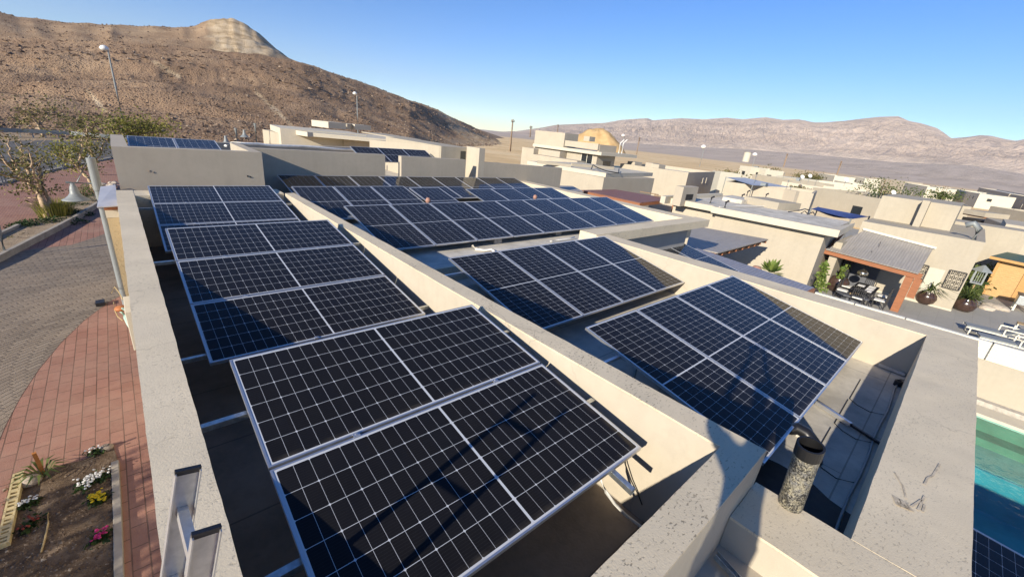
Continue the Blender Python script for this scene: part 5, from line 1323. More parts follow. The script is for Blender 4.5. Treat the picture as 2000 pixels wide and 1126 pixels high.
for A, B, z1, dd in (((1455, 383), (1522, 396), ZF+.35, 2.3), ((1412, 384), (1450, 391), ZF+.14, 2.0)):
    p = rect(A, B, z1, dd); MB().hexa(p, ZF-.1, z1).build('roof_box', 'greige2' if dd > 2.1 else 'membrane_light', n7)
p = rect((1300, 386), (1412, 380), ZF+.05, .3); MB().hexa(p, ZF-.3, ZF+.12).build('parapet_wall', 'pale', n7)
c = at(1320, 391, ZF); MB().box(c.x, c.x+1.9, c.y-.3, c.y+.2, ZF-.3, ZF+.80).build('roof_box', 'greige', n7); MB().box(c.x+.5, c.x+1.4, c.y-.315, c.y-.301, ZF+.05, ZF+.38).build('opening', 'darkvoid', n7)
for k, (px, py) in enumerate([(1388, 394), (1416, 403), (1448, 388), (1495, 386), (1459, 380)]):
    c = at(px, py, ZF); mb = MB(); mb.tube([c-Vector((0, 0, .1)), c+Vector((0, 0, .25)), c+Vector((.1, -.1, .33))], .06, 8); one(mb, 'roof_vent', 'darkmetal', ['leftmost small vent stub on the pale roof', 'dark vent stub at the front left of the pale roof', 'dark stub on the raised roof box', 'curved dark vent behind the raised roof box', 'small dark stub on the far edge of the raised box'][k], 'roof vent', 'vents on the long beamed house')
for k, pth in enumerate([[(1405, 404), (1440, 403), (1475, 403), (1520, 402), (1545, 400), (1552, 398)], [(1540, 413), (1560, 411), (1572, 408), (1580, 410)], [(1565, 416), (1572, 412), (1578, 418), (1588, 414), (1592, 420)]]):
    one(MB().tube([at(*q, ZF-.03) for q in pth], .035, 6), 'roof_pipe', 'paleconduit' if k == 0 else 'darkmetal', ['long pale pipe crossing the roof of the beamed house', 'short dark hose on the roof of the beamed house', 'tangled wire frame on the roof of the beamed house'][k], 'pipe')
# blue and grey shade sails
def sail(label, q, mat, name='shade_sail'):
    t = thing(name, label, 'shade sail', q[0]); n_ = 8; vs = []
    for i in range(n_+1):
        for j in range(n_+1):
            u, v = i/n_, j/n_; p = q[0].lerp(q[1], u).lerp(q[3].lerp(q[2], u), v); p = p.copy(); p.z -= .5*math.sin(math.pi*u)*math.sin(math.pi*v)*.6; vs.append(p)
    fs = [(i*(n_+1)+j, (i+1)*(n_+1)+j, (i+1)*(n_+1)+j+1, i*(n_+1)+j+1) for i in range(n_) for j in range(n_)]
    MB().add(vs, fs).build('cloth', mat, t); mb = MB()
    for c in q: mb.tube([(c.x, c.y, G0), (c.x, c.y, c.z+.05)], .05, 6)
    mb.build('post', 'polegrey', t)
sail('blue shade sail behind the pale roof slab', [at(1584, 408, -3.0), at(1598, 404, -2.85), at(1698, 423, -3.0), at(1662, 428, -3.1)], 'bluecloth')
sail('large grey blue shade cloth beyond the twin slot house', [at(1418, 346, -2.3), at(1455, 347, -2.2), at(1545, 366, -2.45), at(1470, 362, -2.5)], 'greycloth')
# ---- more houses stepping down to the right
def simple(label, A, B, zt, depth, mat, zb=None, extra=(), rim=.4, det=True):
    h = H(label, ((A[0]+B[0])/2, (A[1]+B[1])/2), zt); p = blk(h, A, B, zt, depth, zb if zb is not None else G0-3, mat, rim=rim)
    for (a, b, z, d, m_, nm) in extra: blk(h, a, b, z, d, zt-1.2, m_, nm=nm, rim=0)
    rnd = random.Random(int(A[0]*7+A[1]))
    p = [Vector((*q, 0)) for q in p]; L = (p[1]-p[0]).length
    if det and L > 3:
        for s0, s1 in ((0, 1), (1, 2)):                      # front and right faces
            e = (p[s1]-p[s0]); le = e.length; e.normalize(); n = Vector((e.y, -e.x, 0)); c_ = (p[0]+p[2])/2
            if n.dot(p[s0]-c_) < 0: n = -n
            k = 0
            while k < max(1, int(le/4.5)):
                u = le*(k+.25+.5*rnd.random())/max(1, int(le/4.5)); w_, hh = (.5, .5) if rnd.random() < .4 else (1.2, .95); k += 1
                if rnd.random() < .35 or u+w_ > le: continue
                c = p[s0]+e*u+n*.005; z0 = zt-1.15-rnd.random()*.3
                o = MB().bar(c-e*w_/2+Vector((0, 0, z0-hh/2)), c+e*w_/2+Vector((0, 0, z0-hh/2)), .05, hh).build('window', 'glassdark', h)
                f = MB(); f.bar(c-e*(w_/2+.08)+n*.02+Vector((0, 0, z0-hh-.05)), c+e*(w_/2+.08)+n*.02+Vector((0, 0, z0-hh-.05)), .12, .07); f.build('sill', 'white', o)
        mb = MB(); c_ = (p[0]+p[2])/2
        for _ in range(rnd.randint(1, 3)):
            q = c_+(p[1]-p[0])*rnd.uniform(-.3, .3)+(p[2]-p[1])*rnd.uniform(-.3, .2); t_ = rnd.random()
            if t_ < .5: mb.box(q.x-.4, q.x+.4, q.y-.25, q.y+.25, zt-rim-.02, zt+.25)
            else: mb.tube([(q.x, q.y, zt-rim), (q.x, q.y, zt+.9)], .035, 5); mb.bar((q.x-.3, q.y, zt+.75), (q.x+.3, q.y, zt+.75), .03, .03)
        mb.build('roof_unit', 'pale' if rnd.random() < .6 else 'polegrey', h)
    return h
simple('long sand coloured house with a grey shade cloth on its roof edge', (1418, 354), (1590, 378), -2.55, 7, 'sand', extra=[((1533, 369), (1556, 373), -2.5, .4, 'greige', 'roof_box')])
simple('beige house wall behind the blue shade sail', (1588, 366), (1722, 388), -2.75, 8, 'greige2')
simple('tall beige house with a small black window right of the bushy tree', (1722, 386), (1840, 402), -2.75, 7, 'greige2', extra=[((1740, 382), (1830, 391), -2.55, 3, 'greige2', 'roof_box')])
h8 = simple('beige stepped house beside the dark red framed porch', (1838, 396), (1898, 404), -2.9, 8, 'greige2')
c = at(1857, 406, -3.1); MB().box(c.x-.3, c.x+.05, c.y-.35, c.y+.35, c.z-.5, c.z+.45).build('window', 'glassdark', h8)
# porch with dark interior
pb = H('beige porch with dark red beams and a deep dark opening', (1910, 425), -3.4, name='porch', cat='porch')
p = rect((1884, 408), (1926, 415), -3.0, 3); MB().hexa(p, -3.5, -3.0).build('upper_wall', 'greige2', pb)
p = rect((1882, 420), (1924, 428), -3.5, 2.5); MB().hexa(p, G0-1, -3.66).build('opening', 'darkvoid', pb); MB().hexa(rect((1881, 416), (1925, 424), -3.5, .2), -3.64, -3.5).build('beam', 'redwood', pb)
p = rect((1926, 425), (1968, 440), -3.3, 3); h9 = H('small beige flat roof box beside the dark red porch', (1945, 430), -3.3); MB().hexa(p, G0-1, -3.3).build('wall', 'greige2', h9)
simple('row of low beige roofs at the right edge under the hillside plain', (1935, 402), (2010, 415), -3.2, 6, 'greige2')
simple('big blank beige house standing out at the far right against the plain', (1912, 366), (1972, 378), -3.0, 9, 'greige2')
simple('cream house with a dark porch at the far right edge', (1970, 378), (2030, 388), -3.1, 8, 'sand')
simple('cream long low house on the far right skyline of the village', (1768, 357), (1812, 364), -3.4, 9, 'white')
simple('cream middle house of the far right skyline with a boxed roof', (1812, 362), (1870, 370), -3.5, 9, 'white')
simple('cream house next to the big blank beige house', (1870, 370), (1914, 378), -3.5, 9, 'white')
simple('broad beige house behind the bushy tree', (1704, 346), (1768, 354), -3.0, 9, 'greige2')
simple('small white house left of the broad beige house', (1662, 344), (1690, 348), -3.2, 6, 'white')
simple('low white house beside the slanting power pole', (1600, 338), (1631, 343), -3.1, 7, 'white')
simple('cream low terrace right of the slanting power pole', (1630, 352), (1664, 358), -3.3, 6, 'white')
h = simple('cream white two storey house next to the water tower', (1446, 323), (1468, 326), -2.1, 5, 'white'); 
simple('cream white lower wing beside the two storey house on the plain', (1468, 327), (1496, 331), -2.3, 5, 'white')
simple('pale wall among thin trees left of the white two storey house', (1392, 333), (1408, 336), -2.2, 3, 'white')
simple('beige long house below the white two storey house', (1470, 340), (1545, 352), -2.6, 8, 'greige2')
simple('pale terrace house with dishes and arches on its roof', (1528, 354), (1650, 372), -2.9, 7, 'pale', extra=[((1540, 346), (1600, 352), -2.55, 3, 'white', 'roof_box')])
simple('pale roof terrace left of the bushy tree', (1600, 354), (1700, 366), -3.0, 8, 'pale')
for k, (px, py, r) in enumerate([(1565, 352, 75), (1580, 350, 78), (1650, 358, 72), (1742, 384, 68)]):
    c = atr(px, py, r); t = thing('satellite_dish', ['first', 'second', 'third', 'fourth'][k]+' pale dish from the left on the far roofs', 'satellite dish', c, (0, 0, 0), 'dishes on the far roofs')
    mb = MB(); mb.lathe([(0, -.12), (.16, -.09), (.27, -.03), (.30, .01), (.26, -.02), (0, -.1)], (0, 0, .5), 14, Matrix.Rotation(R(60), 3, Vector((1, -1, 0)))); mb.build('dish', 'whiteplastic', t, local=True); MB().tube([(0, 0, -.4), (0, 0, .45)], .04, 6).build('mast', 'polegrey', t, local=True)
for k, (px, py, r, w_, s_) in enumerate([(1723, 372, 70, 30, 1.0), (1425, 338, 95, 18, .7), (1560, 366, 66, 14, .6), (1480, 342, 90, 9, .6), (1505, 334, 140, 16, .8), (1570, 342, 150, 22, .6), (1590, 344, 150, 14, .5), (1835, 380, 75, 24, .5), (1410, 334, 110, 8, .6)]):
    c = atr(px, py+6, r); rnd = random.Random(60+k); rad = w_*r/900
    t = thing('village_tree', ['bushy green tree in front of the broad beige house', 'dusty tree left of the white two storey house', 'small tree with spreading crown before the pale terrace house', 'small tree below the white two storey house', 'low dusty tree right of the white two storey house', 'wide low bush on the plain edge', 'small bush on the plain edge right of the wide one', 'dark low planting before the cream skyline houses', 'thin dusty tree left of the water tower'][k], 'tree', c, (0, 0, 0), 'trees among the far houses')
    mb = MB(); hh = rad*1.1*s_+.5
    for _ in range(60): leaves(mb, Vector((rnd.gauss(0, .5)*rad, rnd.gauss(0, .5)*rad, (rnd.gauss(.25, .28))*rad*s_)), 14, rad*.14, .10+r*.0018, rnd, .8)
    mb2 = MB()
    for q in range(3): mb2.tube([(0, 0, -2.5), (rnd.uniform(-.2, .2)*rad, rnd.uniform(-.2, .2)*rad, rad*.7)], [.1, .03], 6)
    mb2.build('trunk', 'bark', t, local=True); mb.build('crown', 'leaf_green' if k in (0, 7) else 'leaf_olive', t, local=True)
# ------------------------------------------------------------------ terrace, pool and the house behind it
ZT = G0
sheet('terrace', [(18.1, -14), (60, -14), (60, 14), (24, 14), (18.1, 8)], ZT+.002, 'tile')
XG = 30.0
hG = thing('flat_roofed_house', 'beige house with a white door and black lattice plaques behind the terrace pergola', 'house', (34, 2, ZT))
ztG = (atx(1689, 428, XG).z+atx(1900, 474, XG).z)/2
yc = -1.0
MB().box(XG, XG+9, yc, 3.75, ZT-.3, ztG).build('wall', 'greige2', hG)
yb0, yb1 = atx(1722, 386, XG+3).y, atx(1880, 398, XG+3).y
MB().box(XG+3, XG+8.8, yb1, yb0, ztG+.004, (atx(1722, 386, XG+3).z+atx(1880, 398, XG+3).z)/2).build('upper_wall', 'greige2', hG)
MB().box(XG+2.2, XG+2.999, yb1+1.2, yb1+1.5, ztG+.004, atx(1850, 396, XG+3).z).build('upper_wall', 'greige2', hG)
MB().box(XG-.03, XG-.001, yc-.02, 3.75, ZT, ZT+.09).build('skirting', 'pale', hG)
zd = atx(1832, 524.5, XG).z
d0, d1 = atx(1816, 522, XG).y, atx(1847, 527, XG).y
dr = MB().box(XG-.03, XG-.002, d1, d0, ZT+.095, zd).build('door', 'white', hG)
mb = MB(); mb.box(XG-.045, XG-.031, d1+.08, d1+.16, ZT+1.0, ZT+1.04); mb.build('handle', 'steel', dr)
def lattice(px, py, w_, h_, lab):
    c = atx(px, py, XG); rnd = random.Random(int(px)); t = thing('lattice_plaque', lab, 'wall plaque', (XG-.02, c.y, c.z), (0, 0, 0), 'black lattice plaques')
    mb = MB(); n = 6
    for s_ in (-1, 1):
        mb.box(-.03, 0, s_*w_/2-.02, s_*w_/2+.02, -h_/2, h_/2); mb.box(-.03, 0, -w_/2+.02, w_/2-.02, s_*h_/2-.02, s_*h_/2+.02)
    mb.build('frame', 'darkmetal', t, local=True); mb = MB()
    for i in range(4):
        for j in range(4):
            cy, cz = -w_/2+w_*(i+.5)/4, -h_/2+h_*(j+.5)/4; rr = w_/8*.95
            pts = [(-.012, cy+rr*math.cos(a*.5236)*(1 if (i+j) % 2 else .6), cz+rr*h_/w_*math.sin(a*.5236)*(.6 if (i+j) % 2 else 1)) for a in range(13)]
            mb.tube(pts, .012, 5); mb.tube([(-.012, cy-rr, cz-rr), (-.012, cy+rr, cz+rr)], .009, 5)
    mb.build('scrollwork', 'darkmetal', t, local=True)
lattice(1792, 532, .62, .92, 'black scroll lattice plaque half hidden by the red pergola post')
lattice(1864, 547, .62, .92, 'black scroll lattice plaque right of the white door')
# far side: parapet pit and pipe on its roof
MB().box(XG+10.5, XG+13, yc-1.9, yc+4, ZT-.3, ztG+.1).build('wall', 'greige2', thing('flat_roofed_house', 'beige house rising behind the timber shed and the planting', 'house', (XG+12, yc-3, ZT)))
c = atx(1905, 462, XG+.3); mb = MB(); mb.tube([Vector((XG+.5, c.y, ztG-.1)), Vector((XG+.5, c.y, ztG+.55)), Vector((XG+.5, c.y+.25, ztG+.75)), Vector((XG+.5, c.y+.5, ztG+.6))], .13, 10)
one(mb, 'roof_goose_pipe', 'polegrey', 'thick grey goose neck pipe bending over the beige roof edge', 'pipe', smooth=True)
hc = thing('flat_roofed_house', 'tall cream walled house at the right edge above the timber shed', 'house', (46, -6, ZT))
bxx(hc, (1966, 436), (2060, 452), 44.0, 6, ZT-.5, 'cream')
# pergola 2 with grey sheet roof and red beam and post
pg = thing('pergola', 'terrace pergola with a grey ribbed roof on a thick red timber beam and post', 'pergola', (26.8, 1, ZT))
XP = 26.8
b0, b1 = atx(1617, 487, XP), atx(1786, 532, XP)
q = [b0+Vector((-.2, .05, .04)), b1+Vector((-.2, -.15, .04)), atx(1823, 485, XG-.02), atx(1690, 449, XG-.02)]
MB().slab(q, .05).build('roof_sheet', 'corr_grey', pg)
MB().bar(q[3]+Vector((-.06, .1, .05)), q[2]+Vector((-.06, -.1, .05)), .10, .10).build('flashing', 'whitemetal', pg)
MB().bar(b0+Vector((0, .1, -.10)), b1+Vector((0, -.3, -.12)), .16, .26).build('beam', 'redwood', pg)
pbz = at(1733, 604, ZT); yb = b1.y+.25
MB().box(XP-.22, XP+.06, yb-.32, yb-.02, ZT, b1.z-.23).build('post', 'redwood', pg); MB().box(XP-.08, XP+.1, yb-.62, yb-.34, ZT+.8, b1.z-.24).build('post', 'redwood', pg)
mb = MB(); mb.bar((XP, yb-.2, b1.z-.9), (XP+.9, yb-.2, b1.z-.2), .12, .12)
for k in range(6): y = b0.y+(b1.y-b0.y)*k/5; mb.bar((XP+.1, y, b0.z+(b1.z-b0.z)*k/5-.05), (XG-.05, y, q[3].z-.15+(q[2].z-q[3].z)*k/5), .08, .14)
mb.build('rafter', 'redwood', pg)
# wing wall left of the pergola room + dark cabinets inside
MB().box(27.0, 31, 3.8, 4.15, ZT-.3, -3.6).build('wall', 'greige2', hG)
MB().box(XG-.4, XG-.05, 2.2, 3.75, ZT, ZT+2.1).build('cabinet', 'charcoal', thing('dark_cabinet', 'tall dark cabinet in the pergola shade behind the dining set', 'cabinet', (XG-.2, 3, ZT)))
mb = MB(); mb.box(XG-1.2, XG-.5, 3.35, 3.7, ZT, ZT+2.2); one(mb, 'barred_screen', 'darkmetal', 'black screen standing at the left end of the pergola room', 'screen')
for k, (px, py, r_) in enumerate([(1685, 533, .24), (1702, 515, .18)]):
    c = atx(px, py, 27.6+k*.8); t = thing('globe_lamp', ['larger silvery globe lamp hanging under the pergola', 'smaller globe lamp hanging close behind the red beam'][k], 'hanging lamp', c)
    mb = MB(); mb.lathe([(0, -r_)]+[(r_*math.cos(a*.2618), r_*.8*math.sin(a*.2618)) for a in range(-5, 6)]+[(0, r_)], (0, 0, 0), 20); mb.build('shade', 'mirror', t, local=True, smooth=True)
    MB().tube([(0, 0, r_*.7), (0, 0, 1.2)], .012, 5).build('cord', 'cable', t, local=True)
# dining set
def chair(loc, rz, lab):
    t = thing('dining_chair', lab, 'chair', loc, (0, 0, rz), 'black slatted dining chairs')
    MB().box(-.24, .24, -.24, .24, .42, .46).build('seat', 'darkmetal', t, local=True)
    MB().box(-.22, .22, -.22, .22, .462, .50).build('cushion', 'linen', t, local=True)
    for x in (-.22, .22):
        for y in (-.22, .22): MB().box(x-.018, x+.018, y-.018, y+.018, 0, .42 if y < 0 else .95).build('leg', 'darkmetal', t, local=True)
    mb = MB(); mb.box(-.2, .2, .205, .235, .90, .95); mb.box(-.2, .2, .205, .235, .56, .60)
    for i in range(5): mb.box(-.165+i*.075, -.135+i*.075, .21, .23, .60, .90)
    mb.build('backrest', 'darkmetal', t, local=True); return t
tb = at(1668, 576, ZT+.74); tb.x = 26.2; 
tc = at(1690, 562, ZT+.75)
t = thing('dining_table', 'long black slatted dining table with white plates in the pergola shade', 'table', (tc.x, tc.y, ZT))
mb = MB()
for i in range(5): mb.box(-1.0, 1.0, -.45+i*.185, -.45+i*.185+.16, .71, .75)
mb.build('tabletop', 'darkmetal', t, local=True)
for x in (-.85, .85):
    for y in (-.36, .36): MB().box(x-.03, x+.03, y-.03, y+.03, 0, .71).build('leg', 'darkmetal', t, local=True)
for k, (dx, dy, rz, lab) in enumerate([(-.55, -.75, R(180), 'black slatted chair at the near left side of the dining table'), (.55, -.75, R(180), 'black slatted chair at the near right side of the dining table'), (-.55, .75, 0, 'black slatted chair behind the left of the dining table'), (.55, .75, 0, 'black slatted chair behind the right of the dining table'), (1.3, 0, R(-90), 'black slatted chair at the far end of the dining table'), (-1.3, 0, R(90), 'black slatted chair at the pot end of the dining table')]):
    chair((tc.x+dx, tc.y+dy, ZT), rz, lab)
for k, (dx, dy) in enumerate([(-.6, -.2), (0, -.2), (.6, -.2), (.3, .2)]):
    mb = MB(); mb.box(tc.x+dx-.2, tc.x+dx+.2, tc.y+dy-.14, tc.y+dy+.14, ZT+.752, ZT+.77); one(mb, 'place_mat', 'linen', ['first', 'second', 'third', 'fourth'][k]+' white mat on the dining table from its pot end', 'place mat', 'white mats on the dining table', bevel=.004)
ft = at(1667, 574, ZT+.46); t = thing('fire_table', 'low octagonal charcoal table with a log on it in front of the dining set', 'table', (ft.x, ft.y, ZT), (0, 0, R(22)))
mb = MB(); mb.lathe([(0, .40), (.72, .40), (.72, .46), (.42, .46), (.40, .44), (0, .44)], (0, 0, 0), 8); mb.build('tabletop', 'charcoal', t, local=True); MB().lathe([(.45, 0), (.40, .40)], (0, 0, 0), 8).build('base', 'charcoal', t, local=True)
MB().tube([(ft.x-.25, ft.y+.05, ZT+.52), (ft.x+.2, ft.y-.1, ZT+.53)], .06, 8); one(MB().tube([(ft.x-.3, ft.y+.08, ZT+.51), (ft.x+.22, ft.y-.12, ZT+.52)], [.05, .07], 8), 'log', 'timber', 'pale cut log lying on the octagonal table', 'log')
# pots
def pot(px, py, s_, lab, plant, seed, z=ZT, matp='glaze', h=None):
    c = at(px, py, z); t = thing('planted_pot', lab, 'potted plant', c)
    mb = MB(); mb.lathe([(.0, 0), (.30*s_, 0), (.46*s_, .16*s_), (.54*s_, .42*s_), (.48*s_, .66*s_), (.38*s_, .76*s_), (.40*s_, .80*s_), (.36*s_, .80*s_), (.34*s_, .70*s_)], (0, 0, 0), 24); p_ = mb.build('pot', matp, t, local=True, smooth=True)
    MB().lathe([(0, .70*s_), (.345*s_, .70*s_)], (0, 0, 0), 16).build('soil', 'soilpot', t, local=True)
    rnd = random.Random(seed); mb = MB()
    if plant == 'spiky':
        for _ in range(95):
            a = rnd.random()*6.283; d = Vector((math.cos(a), math.sin(a), 0)); L = s_*(1.0+.8*rnd.random()); s2 = Vector((-d.y, d.x, 0))*.025*s_; up = .25+.75*rnd.random(); p0 = Vector((0, 0, .7*s_)); k = len(mb.v)
            p1 = p0+d*L*.45*(1.1-up*.5)+Vector((0, 0, L*.55*up)); p2 = p0+d*L*(1.2-up*.6)+Vector((0, 0, L*(.75*up-.2)))
            mb.v += [tuple(p0-s2), tuple(p0+s2), tuple(p1+s2), tuple(p1-s2), tuple(p2)]; mb.f += [(k, k+1, k+2, k+3), (k+3, k+2, k+4)]
    else:
        for _ in range(70): leaves(mb, Vector((rnd.gauss(0, .09), rnd.gauss(0, .09), .8+rnd.random()*.8))*s_, 1, .03, .18*s_, rnd, 1)
    mb.build('plant', 'leaf_bright' if plant == 'leafy' else 'leaf_green', t, local=True)
pot(1803, 592, .85, 'brown glazed pot with a spiky plant in front of the white door', 'spiky', 1)
pot(1878, 606, .85, 'brown glazed pot with a dense spiky plant at the beige house corner', 'spiky', 2)
pot(1631, 568, .95, 'brown glazed pot with a slim green plant at the left end of the pergola', 'leafy', 3)
mb = MB(); c = at(1784, 584, ZT); mb.lathe([(0, 0), (.10, 0), (.2, .14), (.17, .3), (.12, .34)], c, 16); one(mb, 'small_jug', 'glaze', 'small dark jug beside the pot in front of the white door', 'jug', smooth=True)
# frangipani-like bush and its terracotta pot by the beamed house
c = at(1506, 548, -4.9); c.z = ZT
t = thing('broadleaf_bush', 'bright green broad leaved bush against the beamed house wall', 'bush', (c.x, c.y, ZT)); mb = MB(); rnd = random.Random(4); tp_ = at(1504, 528, -4.3)
cc = Vector((tp_.x-c.x, tp_.y-c.y, tp_.z-ZT-.1))
for _ in range(64):
    a = rnd.random()*6.283; el = rnd.uniform(-.3, 1.3); d = Vector((math.cos(a)*math.cos(el), math.sin(a)*math.cos(el), math.sin(el))); p0 = cc+d*.12; L = .34+.28*rnd.random(); s2 = d.cross(Vector((0, 0, 1))).normalized()*.085; k = len(mb.v)
    mb.v += [tuple(p0), tuple(p0+d*L*.55+s2), tuple(p0+d*L), tuple(p0+d*L*.55-s2)]; mb.f.append((k, k+1, k+2, k+3))
mb.build('leaves', 'leaf_bright', t, local=True); MB().tube([(0, 0, 0), tuple(cc*.6), tuple(cc)], [.06, .05, .03], 7).build('stem', 'barkpale', t, local=True)
q = at(1478, 523, -4.55); mb = MB(); mb.lathe([(0, -.5), (.16, -.5), (.24, -.25), (.2, .0), (.13, .08), (0, .1)], q, 16); mb.box(q.x-.05, q.x+.05, q.y-.05, q.y+.05, ZT, q.z-.5); one(mb, 'clay_jar', 'terracotta', 'brown clay jar on a post next to the bright green bush', 'jar', smooth=True)
# climbing vine on the corner of the beamed house
c = at(1604, 560, -6.0); mb = MB(); rnd = random.Random(8)
v0, v1 = at(1602, 566, -5.7), at(1612, 512, -4.1)
for i in range(420):
    f = rnd.random(); p = v0.lerp(v1, f)+Vector((rnd.gauss(0, .05), rnd.gauss(0, .13*(1.2-f)), rnd.gauss(0, .05))); leaves(mb, p, 1, .02, .15, rnd)
one(mb, 'climbing_vine', 'leaf_bright', 'climbing green vine up the corner of the beamed house', 'vine')
# pergola 1 beside the beam of our house
p1 = thing('pergola', 'grey ribbed canopy with dark red rafters between our roof beam and the beamed house', 'pergola', at(1420, 480, ZT))
q = [at(1352, 440, -3.62), at(1501, 467, -3.62), at(1402, 493, -3.72), at(1340, 480, -3.72)]
MB().slab(q, .05).build('roof_sheet', 'corr_grey', p1)
mb = MB(); n = 9
e0, e1 = q[2], q[1]; inn = (q[3]-q[2]).normalized()
for i in range(n):
    p = e0+(e1-e0)*(i/(n-1)); mb.bar(p+inn*.05-Vector((0, 0, .14)), p+inn*1.6-Vector((0, 0, .16)), .07, .15)
mb.build('rafter', 'redwood', p1)
MB().bar(e0+inn*.35-Vector((0, 0, .30)), e1+inn*.35-Vector((0, 0, .30)), .1, .16).build('beam', 'redwood', p1)
mb = MB()
for p in (e0+inn*.4, q[3]+Vector((.2, .2, 0))): mb.bar((p.x, p.y, ZT), (p.x, p.y, p.z-.38), .14, .14)
mb.build('post', 'redwood', p1)
# low bluish canopy strip below the canopy pair of panels
c2 = thing('low_canopy', 'bluish ribbed canopy strip just beyond the long right parapet', 'canopy', at(1500, 550, ZT))
q = [at(1290, 478, -3.55), at(1332, 474, -3.5), at(1590, 561, -3.72), at(1560, 575, -3.78)]
MB().slab(q, .05).build('roof_sheet', 'corr_blue', c2); mb = MB(); mb.bar(q[2]-Vector((0, 0, .1)), q[3]-Vector((0, 0, .1)), .1, .14); mb.bar((q[2].x, q[2].y, ZT), q[2]-Vector((0, 0, .17)), .12, .12); mb.bar((q[3].x, q[3].y, ZT), q[3]-Vector((0, 0, .17)), .12, .12); mb.build('post', 'redwood', c2)
# slatted fence on the terrace wall
fw = thing('garden_wall', 'beige terrace wall topped with cream slatted fence panels beside the pool', 'wall', (18, 0, ZT))
MB().box(18.0, 18.2, -14, 2.8, ZT-.6, -4.86).build('wall', 'sand', fw)
ys = [2.8, 1.6, .25, -1.72, -3.9, -6.0, -8.1]
for a, b in zip(ys, ys[1:]):
    f_ = MB().box(18.04, 18.14, b+.02, a-.02, -4.858, -4.36).build('fence_panel', 'whiteslats', fw); MB().box(18.02, 18.17, b+.02, a-.02, -4.359, -4.31).build('top_rail', 'whitemetal', f_)
# pool
def water():
    m = NT('pool_water'); p = m.pos(); h = m.noise(p, 5.5, 3)
    bp = m.n('Bump'); bp.inputs['Strength'].default_value = .30; bp.inputs['Distance'].default_value = .05; m.l(h, bp.inputs['Height'])
    tr = m.n('BsdfTransparent'); tr.inputs[0].default_value = (.62, .93, .95, 1); gl = m.n('BsdfGlossy'); gl.inputs['Roughness'].default_value = .03; m.l(bp.outputs[0], gl.inputs['Normal'])
    fr = m.n('Fresnel'); fr.inputs[0].default_value = 1.3; m.l(bp.outputs[0], fr.inputs['Normal']); mx = m.n('MixShader')
    gm = m.n('NewGeometry'); m.l(m.math('MULTIPLY', fr.outputs[0], m.math('SUBTRACT', 1, gm.outputs['Backfacing'])), mx.inputs[0]); m.l(tr.outputs[0], mx.inputs[1]); m.l(gl.outputs[0], mx.inputs[2]); m.l(mx.outputs[0], m.t.nodes['Material Output'].inputs[0])
    return m.m
M['water'] = water()
def pooltile(col, nm):
    m = NT(nm); p = m.pos(); vo = m.n('TexVoronoi', feature='DISTANCE_TO_EDGE'); vo.inputs['Scale'].default_value = 3.2
    wob = m.n('TexNoise'); wob.inputs['Scale'].default_value = 2.0; m.l(p, wob.inputs['Vector'])
    c = m.mix(m.ramp(m.noise(p, 2, 4), [(.3, 0), (.7, 1)]), mul(col, .8), mul(col, 1.15)); return m.base(c, .6)
M['pool_shallow'] = pooltile((.10, .185, .115), 'green_shallow_pool_tile'); M['pool_bench'] = pooltile((.21, .31, .245), 'pale_pool_step_tile'); M['pool_deep'] = pooltile((.06, .24, .27), 'deep_blue_pool_tile')
sheet('lower_courtyard', [(9.22, .24), (18, .24), (18, 14), (9.22, 14)], ZT-.02, 'tile')
pl = thing('swimming_pool', 'turquoise swimming pool below the right parapet', 'pool', (14, -4, ZT))
zW = ZT-.02
def px2(px, py): return at(px, py, zW).x
xs = [at(1913, 806, zW).x, at(1905, 880, zW).x, at(1903, 926, zW).x]
MB().box(17.05, 17.75, -12, 0, ZT-1, ZT+.06).build('coping', 'pale', pl); MB().box(17.751, 17.999, -12, 0, ZT-1, ZT+.2).build('ledge', 'concrete', pl)
MB().box(16.99, 17.048, -12, 0, ZT-1.2, ZT-.07).build('pool_wall', 'pool_shallow', pl); x1 = at(1911, 848, zW-.3).x; x2 = at(1906, 893, zW-.4).x
MB().box(x1, 16.989, -12, 0, ZT-1.2, ZT-.40).build('step', 'pool_shallow', pl); MB().box(x2, x1-.001, -12, 0, ZT-1.2, ZT-.62).build('step', 'pool_bench', pl)
MB().box(8.4, x2-.001, -12, 0, ZT-2.6, ZT-1.7).build('basin', 'pool_deep', pl)
MB().box(8.2, 8.4, -12, 0, ZT-2.6, ZT+.05).build('coping', 'pale', pl); MB().box(8.2, 17.05, 0.001, .25, ZT-2.6, ZT+.05).build('coping', 'pale', pl); MB().box(x2-.1, x2-.002, -12, 0, ZT-1.7, ZT-.63).build('riser', 'pool_deep', pl)
mb = MB(); n = 60; vs = []
MB().add([(8.41, -12, zW), (17.045, -12, zW), (17.045, 0, zW), (8.41, 0, zW)], [(0, 1, 2, 3)]).build('water', 'water', pl)
# solar panel below the parapet at lower right
p0 = at(1899, 1034, -3.35); 
pd = at(2000, 1086, -3.35)
panel('P', Vector((p0.x-1.02, p0.y+.35, -3.36)), (R(4), 0, 0), 'panel peeping out below the broad parapet at the lower right corner', 'panels below the right parapet')
t = thing('panel_canopy', 'canopy carrying the lower right panel beside the pool', 'canopy', (p0.x-.6, p0.y-1, ZT)); mb = MB()
for x in (p0.x-1.0, p0.x-.1): mb.bar((x, p0.y+.3, -3.46), (x, p0.y-2, -3.62), .06, .08)
mb.build('frame', 'steel', t)
part('side_wing', MB().hexa([(3.2, -9), (p0.x+.02, -9), (p0.x+.02, p0.y+.5), (3.2, p0.y+.5)], G0-.4, -3.66), 'cream')
